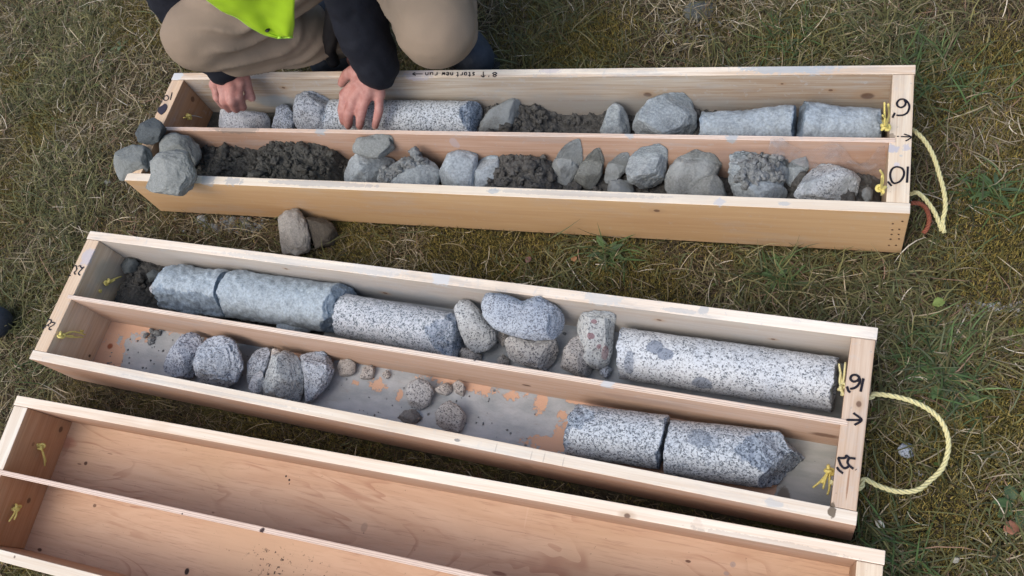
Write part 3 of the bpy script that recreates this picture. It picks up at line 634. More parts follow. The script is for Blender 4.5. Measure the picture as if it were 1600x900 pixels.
pA = [np.array((XR - .004, .19, .075)), np.array((L, .19, .075)), loc(0, 1433, 208, .075), loc(0, 1446, 222, .07), loc(0, 1458, 243, .06), loc(0, 1467, 270, .05), loc(0, 1475, 300, .04), loc(0, 1477, 325, .03), loc(0, 1473, 345, .022), loc(0, 1475, 364, .012)]
r1 = rope_part(0, b1, pA, ROPEW)
pB = [np.array((XR - .004, .075, .06)), np.array((L, .075, .06)), loc(0, 1432, 301, .06), loc(0, 1445, 311, .05), loc(0, 1458, 328, .038), loc(0, 1466, 345, .025), loc(0, 1471, 360, .012)]
r1b = rope_part(0, b1, pB, ROPEW)
endknot(0, r1, 1383, 199, XR - .008, [(1373, 168), (1382, 160), (1388, 163), (1379, 180)])
endknot(0, r1b, 1377, 295, XR - .008, [(1375, 266), (1378, 275)])
r2 = rope_part(1, b2, [np.array((XR - .004, .19, .085)), np.array((L, .19, .085)), loc(1, 1366, 616, .085), loc(1, 1395, 619, .085), loc(1, 1428, 628, .08), loc(1, 1458, 645, .07), loc(1, 1476, 668, .06), loc(1, 1482, 698, .05), loc(1, 1473, 730, .045), loc(1, 1452, 752, .045), loc(1, 1432, 766, .05), loc(1, 1402, 768, .055), loc(1, 1372, 759, .06), loc(1, 1350, 749, .065), np.array((L, .062, .07)), np.array((XR - .004, .062, .075))], ROPEW, n=260)
endknot(1, r2, 1316, 606, XR - .008, [(1311, 568), (1321, 566), (1314, 580)], mat=ROPEW, zk=.085)
endknot(1, r2, 1296, 735, XR - .010, [(1270, 762), (1286, 764), (1293, 773), (1284, 755)], zk=.06)
# left hand ends
def leftrope(b, parent, ys, pxs, tails, mat=ROPEM, bulge=.05):
    a = np.array((TE + .004, ys[0], .07)); c = np.array((TE + .004, ys[1], .07))
    o = rope_part(b, parent, [a, (-.002, ys[0], .068), (-bulge * .6, ys[0] - .01, .06), (-bulge, (ys[0] + ys[1]) / 2, .045), (-bulge * .6, ys[1] + .01, .06), (-.002, ys[1], .068), c], mat)
    for (px, py), tl in zip(pxs, tails): endknot(b, o, px, py, TE + .007, tl, .0065, mat)
    return o
leftrope(1, b2, (.175, .085), [(168, 441), (96, 524)], [[(190, 432), (180, 437)], [(133, 523), (130, 527), (115, 525)]], bulge=.03)
leftrope(2, b3, (.205, .085), [(65, 699), (27, 793)], [[(70, 728), (72, 722)], [(14, 815), (22, 812)]], bulge=.03)
o = leftrope(0, b1, (.20, .07), [(295, 182)], [[(287, 184)]], bulge=.03)
s0, s1 = on(0, 297, 181, 0, TE + .007), on(0, 316, 184, 0, TE + .02)
v, f = tube(spline([s0, (s0 + s1) / 2 + (0, 0, .003), s1], 12), .0009, 6); mesh_obj('loose_string', v, f, plain('grey_string', (.4, .4, .38)), o)

# plastic film on the divider of box 1
yd = BOX[0]['yd'] - TD / 2
top = spline([on(0, x, y, 1, yd - .006) for x, y in ((1202, 226), (1206, 216), (1222, 217), (1240, 229), (1265, 236), (1285, 229), (1304, 223), (1318, 232), (1332, 250), (1347, 257), (1360, 248), (1372, 234), (1383, 226))], 90)
bot = spline([on(0, x, y, 1, yd - .010) for x, y in ((1200, 240), (1215, 246), (1240, 256), (1265, 264), (1290, 274), (1310, 280), (1330, 284), (1350, 286), (1370, 286), (1383, 284))], 90)
rows = 24; V_ = []
for k in range(rows):
    t = k / (rows - 1); p = top * (1 - t) + bot * t; p[:, 1] = yd - .0045 - .004 * t + .0035 * fbm(p * 60, 3) * (1 - .5 * t)
    p[:, 1] = np.minimum(p[:, 1], yd - .001); V_.append(p)
V_ = np.concatenate(V_); nf = 90
Fq = [(k * nf + i, k * nf + i + 1, (k + 1) * nf + i + 1, (k + 1) * nf + i) for k in range(rows - 1) for i in range(nf - 1)]
m = NT('torn_plastic_film'); m.out((.52, .51, .53), .25); 
k_ = m.math('ADD', .07, m.math('MULTIPLY', m.smooth(m.noise(45, 4, .6), .42, .75), .30)); m.set(m.b.inputs['Alpha'], k_)
film = mesh_obj('plastic_film', to_world(0, V_), Fq, m.m); sm_ = film.modifiers.new('s', 'SOLIDIFY'); sm_.thickness = .0002
tag(film, 'torn translucent plastic film against the divider in the back box, right end', 'plastic film')
V_ = None

# ---------------------------------------------------------------- rocks
def ico(sub):
    bm = bmesh.new(); bmesh.ops.create_icosphere(bm, subdivisions=sub, radius=1); V = np.array([v.co[:] for v in bm.verts]); Fc = [[v.index for v in f.verts] for f in bm.faces]; bm.free(); return V, Fc
ICO = {3: ico(3), 4: ico(4), 5: ico(5), 6: ico(6)}
def radial(poly):
    P = np.array(poly, float); x, y = P[:, 0], P[:, 1]; x2, y2 = np.roll(x, -1), np.roll(y, -1); cr = x * y2 - x2 * y; A = cr.sum() / 2
    c = np.array([((x + x2) * cr).sum() / (6 * A), ((y + y2) * cr).sum() / (6 * A)])
    n = 360; R = np.zeros(n)
    for i in range(n):
        a = 2 * math.pi * i / n; d = np.array((math.cos(a), math.sin(a))); best = 0
        for k in range(len(P)):
            p, q = P[k] - c, P[(k + 1) % len(P)] - c; e = q - p; den = d[0] * -e[1] + d[1] * e[0]
            if abs(den) < 1e-9: continue
            t = (p[0] * -e[1] + p[1] * e[0]) / den; s = (d[0] * p[1] - d[1] * p[0]) / den
            if -1e-6 <= s <= 1 + 1e-6 and t > best: best = t
        R[i] = best
    k = np.exp(-(np.arange(-9, 10) / 4.0) ** 2); k /= k.sum(); R = np.convolve(np.concatenate([R[-9:], R, R[:9]]), k, 'valid')
    return c, R
def stone(name, poly, mat, label, b=None, ln=None, rest='floor', z=None, depth=.85, e=.8, cuts=3, amp=.06, seed=0, cat='rock', group=None, sub=5, clamp=True, extra=None, fine=.016, topz=None, ridge=.035):
    c, R = radial(poly); D, Fc = ICO[sub]; D = D @ rotm(seed * 1.1, seed * .7, seed * 2.3).T
    rs = np.random.default_rng(seed + 100)
    th = np.arctan2(D[:, 1], D[:, 0]) % (2 * math.pi); rr = np.interp(th, np.arange(361) * 2 * math.pi / 360, np.append(R, R[0]))
    rho = np.hypot(D[:, 0], D[:, 1]); ph = np.arctan2(rho, D[:, 2])
    s_ = np.sin(ph) ** e; c_ = np.sign(np.cos(ph)) * np.abs(np.cos(ph)) ** e
    rmin = np.sort(R)[: 120].mean(); ravg = R.mean()
    # unit-space shape (x,y in image units / ravg, z depth)
    X = np.stack([rr * s_ * np.cos(th), rr * s_ * np.sin(th), rmin * depth * c_], 1) / ravg
    for k in range(cuts):
        n_ = rs.normal(0, 1, 3); n_[2] = abs(n_[2]) * 1.0 + .55; n_ /= np.linalg.norm(n_)
        if k % 2: n_[2] *= .7; n_ /= np.linalg.norm(n_)
        pr = X @ n_; off = np.quantile(pr, rs.uniform(.80, .94)); ov = np.maximum(pr - off, 0); X = X - (ov * (ov / (ov + .018)))[:, None] * n_ * .92
    nz = fbm(D * 1.7 + seed * 3.7, 4, .5); nz2 = fbm(D * 7 + seed, 4, .6); nz3 = -np.abs(fbm(D * 3.2 + seed * 1.3, 3, .55)); face = np.clip(D[:, 2] * 1.4, 0, 1)
    X = X * (1 + amp * nz + fine * nz2 + ridge * (nz3 + .25) * face)[:, None]
    if extra: X = extra(X, D, rs)
    fz = TF if ln else 0
    zc = (z if z is not None else fz + .03)
    g = at(c[0], c[1], zc); dep = -((g - CP) @ RC)[2]
    wd = ray(*c)
    for it in range(8):
        sc = dep / F
        # build in camera space
        px = (c[0] - 800) + X[:, 0] * ravg; py = -((c[1] - 450) + X[:, 1] * ravg)
        dz = X[:, 2] * ravg * sc
        dd = dep - dz
        Vc = np.stack([px / F * dep * (dd / dep) ** 1, py / F * dep * (dd / dep), -dd], 1)
        Wd = Vc @ RC.T + CP
        if rest == 'floor' and b is not None:
            Lc = to_local(b, Wd); low = Lc[:, 2].min() - (z if z is not None else TF)
            if clamp and it > 3:
                over = np.quantile(Lc[:, 1], .86) - lane(b, ln)[1]; ld = BOX[b]['R'].T @ wd
                if over > 0: low = min(low, -over / ld[1] * -ld[2]) if ld[1] > 0 else low
        else:
            k_ = Wd[:, 2].argmin(); low = Wd[k_, 2] - ((z if z is not None else -.003) + float(gz(Wd[k_:k_ + 1, 0], Wd[k_:k_ + 1, 1])[0]) + .004)
        if abs(low) < 2e-4: break
        dep = dep + low / -wd[2] * .95
    if b is not None and clamp:
        Lc = to_local(b, Wd); y0, y1 = lane(b, ln)
        n0 = .0008 * np.abs(nz2)
        co_ = to_local(b, CP); dv_ = Lc - co_; tt = (y1 - .0007 - n0 - co_[1]) / np.where(np.abs(dv_[:, 1]) < 1e-6, 1e-6, dv_[:, 1])
        bad = Lc[:, 1] > y1 - .0007 - n0; Lc = np.where(bad[:, None], co_ + dv_ * tt[:, None], Lc)
        Lc[:, 1] = np.clip(Lc[:, 1], y0 + .0007 + n0, y1 - .0007 - n0); Lc[:, 2] = np.maximum(Lc[:, 2], TF + .0004)
        Lc[:, 0] = np.clip(Lc[:, 0], TE + .001, L - TE - .001)
        Wd = to_world(b, Lc)
    org = Wd.mean(0); org[2] = Wd[:, 2].min()
    o = mesh_obj(name, Wd, Fc, mat, None, True, org); tag(o, label, cat, group)
    return o

def core(name, b, ln, pl, pr_, r, mat, label, tilt=0, capL=None, capR=None, cuts=(), seed=0, amp=.0006, lumps=0.0, taper=(1, 1), group=None, zoff=0, sub=1.0):
    """cylinder lying in a lane. pl / pr_: photo points of the axis ends; capL/capR: list of cut planes (nx,ny,nz,offset from the end in m)"""
    y0, y1 = lane(b, ln); zc = TF + r * max(taper) + zoff
    A = on(b, *pl, 2, zc); B = on(b, *pr_, 2, zc)
    for P in (A, B): P[1] = np.clip(P[1], y0 + r * max(taper) + .001, y1 - r * max(taper) - .001) if (y1 - y0) > 2 * r * max(taper) + .002 else (y0 + y1) / 2
    d = B - A; ln_ = np.linalg.norm(d); d /= ln_; up = np.array((0, 0, 1.)); s = np.cross(up, d); s /= np.linalg.norm(s); u = np.cross(d, s)
    ns = 112; nl = int(max(40, ln_ / .0022)); nc = 16
    rings = []                               # (axial, radial fraction)
    for k in range(nc): rings.append((0., (k + 1) / nc * .985))
    rings.append((.0012, .998))
    for k in range(1, nl): rings.append((ln_ * k / nl, 1.))
    rings.append((ln_ - .0012, .998))
    for k in range(nc): rings.append((ln_, (nc - k) / nc * .985))
    rings = np.array(rings); a = np.arange(ns) * 2 * math.pi / ns
    tx = rings[:, 0] / ln_; tr = r * (taper[0] * (1 - tx) + taper[1] * tx)
    X = np.zeros((len(rings), ns, 3)); X[..., 0] = rings[:, 0][:, None]
    rad = (tr * rings[:, 1])[:, None]; X[..., 1] = rad * np.cos(a); X[..., 2] = rad * np.sin(a)
    X = X.reshape(-1, 3); n0 = len(X)
    X = np.vstack([X, [[0, 0, 0], [ln_, 0, 0]]])
    mask = np.zeros(len(X)); rdn = np.hypot(X[:, 1], X[:, 2]) / r
    capmask = np.clip((rdn < .99 * min(taper)) * 1., 0, 1)
    def cutp(X, n_, off, org, soft=.9):
        n_ = np.array(n_, float); n_ /= np.linalg.norm(n_)
        rough = .0035 * fbm(X * 45 + seed, 4, .55) + .0012 * fbm(X * 240 + seed, 2)
        dd = (X - org) @ n_ - off + rough; ov = np.maximum(dd, 0)
        return X - ov[:, None] * n_, ov > 0
    def facet(q):
        if q[0] != 'f': return q
        _, ang, back, slope = q; a_, s_ = math.radians(ang), math.radians(slope); n_ = (math.cos(s_), math.sin(s_) * math.sin(a_), math.sin(s_) * math.cos(a_))
        return (*n_, -(-back * n_[0] + r * math.sin(s_)))
    capL = [facet(q) for q in (capL or [(1, 0, 0, .004)])]; capR = [facet(q) for q in (capR or [(1, 0, 0, .004)])]
    for cl in capL:
        X, m_ = cutp(X, (-cl[0], cl[1], cl[2]), -cl[3], np.zeros(3)); mask = np.maximum(mask, m_)
    for cr_ in capR:
        X, m_ = cutp(X, (cr_[0], cr_[1], cr_[2]), -cr_[3], np.array((ln_, 0, 0))); mask = np.maximum(mask, m_)
    for (n_, off) in cuts:
        X, m_ = cutp(X, n_, off, np.zeros(3)); mask = np.maximum(mask, m_)
    rd = np.hypot(X[:, 1], X[:, 2])[:, None]; dirs = np.concatenate([np.zeros((len(X), 1)), X[:, 1:] / (rd + 1e-6)], 1)
    X = X + dirs * (amp * fbm(X * 120 + seed, 4, .6) + lumps * fbm(X * 22 + seed, 4, .55))[:, None] * np.clip(rd / r, 0, 1)
    loc_ = A + X[:, :1] * d + X[:, 1:2] * s + X[:, 2:3] * u
    loc_[:, 2] = np.maximum(loc_[:, 2], TF + .0003); loc_[:, 1] = np.clip(loc_[:, 1], y0 + .0005, y1 - .0005); loc_[:, 0] = np.clip(loc_[:, 0], TE + .001, L - TE - .001)
    Fc = []
    nr = len(rings)
    for k in range(nr - 1):
        for j in range(ns):
            j2 = (j + 1) % ns; Fc.append((k * ns + j, k * ns + j2, (k + 1) * ns + j2, (k + 1) * ns + j))
    for j in range(ns): Fc.append((n0, (j + 1) % ns, j)); Fc.append((n0 + 1, (nr - 1) * ns + j, (nr - 1) * ns + (j + 1) % ns))
    Wd = to_world(b, loc_); org = Wd.mean(0); org[2] = Wd[:, 2].min()
    o = mesh_obj(name, Wd, Fc, mat, None, True, org); tag(o, label, 'core sample', group)
    at_ = o.data.attributes.new('rough_face', 'FLOAT', 'POINT')
    sm = mask.copy(); at_.data.foreach_set('value', sm.astype(np.float32))
    return o

G_fresh = granite('granite_fresh', .25, scale=420)
G_blue = granite('granite_blue', .28, white=(.50, .57, .66), grey=(.26, .30, .37), scale=460, patchy=.5)
G_dusty = granite('granite_dusty', .20, white=(.56, .59, .62), grey=(.36, .39, .42), black=(.12, .13, .15), scale=460, coat=.38, coatcol=(.42, .46, .50))
G_rough = granite('granite_rough', .22, white=(.46, .51, .57), grey=(.26, .30, .345), black=(.09, .10, .12), scale=400, bump=.7, patchy=.6)
G_warm = granite('granite_warm', .22, white=(.50, .48, .45), grey=(.33, .31, .29), black=(.08, .08, .08), scale=480, bump=.6, patchy=.5)
MUDCORE = granite('mud_coated_core', .16, white=(.45, .5, .54), grey=(.36, .40, .43), black=(.16, .18, .20), scale=380, coat=.62, coatcol=(.40, .475, .53), bump=.8)
MUDROCK = granite('mud_coated_rock', .14, white=(.38, .42, .44), grey=(.30, .33, .35), black=(.15, .17, .18), scale=300, coat=.60, coatcol=(.36, .42, .455), bump=1)
R_grey = rockmat('grey_cobble', (.20, .22, .215), (.14, .155, .15), .25, (.28, .32, .335))
R_pale = rockmat('pale_cobble', (.25, .27, .265), (.17, .185, .18), .2, (.30, .33, .34))
R_dark = rockmat('dark_cobble', (.085, .10, .105), (.055, .065, .07), 0)
R_mud = rockmat('brown_grey_rock', (.20, .22, .225), (.135, .15, .15), .45, (.29, .33, .35))
R_tan = rockmat('tan_cobble', (.30, .29, .265), (.21, .20, .185), .1, (.36, .35, .33))
R_brown = rockmat('brown_cobble', (.085, .075, .06), (.05, .045, .038), .0)

GC = 'granite core samples in the boxes'
# ---- box 2 back lane
core('granite_core', 1, 'B', (966, 551), (1308, 602), .0415, granite('granite_big_core', .17, white=(.65, .69, .715), grey=(.38, .41, .435), scale=430, spots=[
    ((.0, .0, .0), (.0001, .0001, .0001), (0, 0, 0), 0)], bump=.25), 'long pale speckled granite core at the right end of the middle box', seed=3, capL=[(1, -.15, .12, .004), ('f', 0, .006, 50)], capR=[(1, 0, .1, .003), ('f', 0, .003, 50), ('f', -60, .003, 50)])
bigc = bpy.data.objects['granite_core']
def core_spot(o, pxs, col=(.15, .18, .22)):
    """dark mineral inclusions on a core: centre found on its surface, in object coordinates"""
    Vw = np.array([v.co[:] for v in o.data.vertices]) + np.array(o.location); pr = proj(Vw); d = -((Vw - CP) @ RC)[:, 2]
    m = o.data.materials[0]; t = m.node_tree; bsdf = t.nodes['Principled BSDF']; lk = bsdf.inputs['Base Color'].links[0]; src = lk.from_socket
    nt_ = NT.__new__(NT); nt_.m = m; nt_.t = t; nt_.b = bsdf; nt_.oc = t.nodes.new('ShaderNodeTexCoord').outputs['Object']
    c = src
    for i, (px, py, rx, ry, amt) in enumerate(pxs):
        q = np.hypot(pr[:, 0] - px, pr[:, 1] - py); cand = np.argsort(q)[:12]; k = cand[np.argmin(d[cand])]
        p = Vw[k] - np.array(o.location)
        dark = nt_.mix(1, c, tuple(x * 1.0 for x in col), 'MULTIPLY'); dk = nt_.mix(.5, col, nt_.mix(1, c, (.5, .55, .66), 'MULTIPLY'))
        c = nt_.mix(nt_.math('MULTIPLY', nt_.spot(tuple(p), (rx, ry, ry), .08, .55, 75, i * .3), amt), c, dk)
    t.links.new(c, bsdf.inputs['Base Color'])
core_spot(bigc, [(1022, 540, .013, .012, .9), (1038, 552, .013, .010, .9), (1096, 601, .016, .012, .85), (980, 568, .008, .02, .7), (973, 590, .01, .01, .35)])
core('granite_core', 1, 'B', (534, 492), (716, 527), .0405, granite('granite_core_b', .24, white=(.60, .63, .67), scale=430, patchy=.45, bump=.3), 'granite core with a broken darker right end in the middle box', seed=5, capL=[(1, 0, .1, .004), ('f', 0, .008, 50), ('f', -50, .008, 50)], capR=[(1, .1, .1, .002), ('f', -20, .045, 62), ('f', 50, .02, 50)], lumps=.0006)
core('mud_coated_core', 1, 'B', (358, 452), (540, 484), .0465, MUDCORE, 'long mud-coated blue grey core in the back lane of the middle box', seed=8, lumps=.0022, capL=[(1, .2, .2, .006), ('f', 20, .012, 50), ('f', -60, .02, 45)], capR=[(1, 0, .1, .002), ('f', -30, .020, 45), ('f', 50, .016, 45), ('f', -90, .03, 45)], amp=.0012)
core('mud_coated_core', 1, 'B', (256, 446), (361, 462), .0465, MUDCORE, 'short mud-coated grey core with a hollow, near the dark soil of the middle box', seed=11, lumps=.0035, capL=[(1, 0, .3, .006), ('f', 20, .025, 45), ('f', 70, .03, 45)], capR=[(1, 0, .1, .002), ('f', -50, .012, 50)], cuts=[((0, -.85, .5), .037)], amp=.0014)
# ---- box 2 front lane
wc = core('granite_core', 1, 'F', (889, 671), (1041, 692), .0418, granite('granite_core_c', .27, white=(.58, .635, .675), grey=(.28, .325, .365), scale=400, patchy=.3, bump=.3), 'short blunt granite core left of the pointed one in the middle box', seed=14, capL=[(1, .1, .1, .002), ('f', 0, .012, 50), ('f', 55, .014, 50), ('f', -55, .010, 50), ('f', 20, .040, 75)], capR=[(1, -.10, .0, .0035)], lumps=.0005)
xc_ = core('granite_core', 1, 'F', (1044, 699), (1274, 714), .0425, granite('granite_core_d', .27, white=(.565, .62, .66), grey=(.28, .325, .365), scale=400, patchy=.35, bump=.4), 'pointed granite core with a rough broken tip, front lane of the middle box', seed=17, capL=[(1, .06, .0, .0015)], capR=[(1, .1, .1, .001), ('f', 70, .055, 44), ('f', -75, .075, 40), ('f', 5, .105, 68), ('f', 30, .05, 50)], lumps=.0005)
core_spot(xc_, [(1092, 682, .017, .016, .7), (1110, 690, .012, .012, .45)], (.20, .245, .29))
# ---- box 1 back lane
core('granite_core', 0, 'B', (515, 185), (745, 190), .040, granite('granite_core_e', .27, white=(.57, .63, .68), scale=400, patchy=.25, bump=.25), 'speckled granite core under the hand in the back box', seed=21, capL=[(1, 0, .2, .004), ('f', 0, .012, 50)], capR=[(1, 0, .1, .002), ('f', 0, .022, 40)])
core('mud_coated_core', 0, 'B', (1092, 203), (1243, 203), .040, MUDCORE, 'tapered mud-coated core against its neighbour, right end of the back box', seed=24, taper=(.80, 1.04), lumps=.0034, capL=[(1, 0, .1, .003)], capR=[(1, 0, .1, .002)], amp=.0012)
core('mud_coated_core', 0, 'B', (1245, 200), (1378, 204), .0425, MUDCORE, 'smooth mud-coated core tapering towards the yellow knot, right end of the back box', seed=27, taper=(1.08, .78), lumps=.003, capL=[(1, 0, .3, .003)], capR=[(1, 0, .1, .002), ('f', 0, .025, 55)], amp=.001)

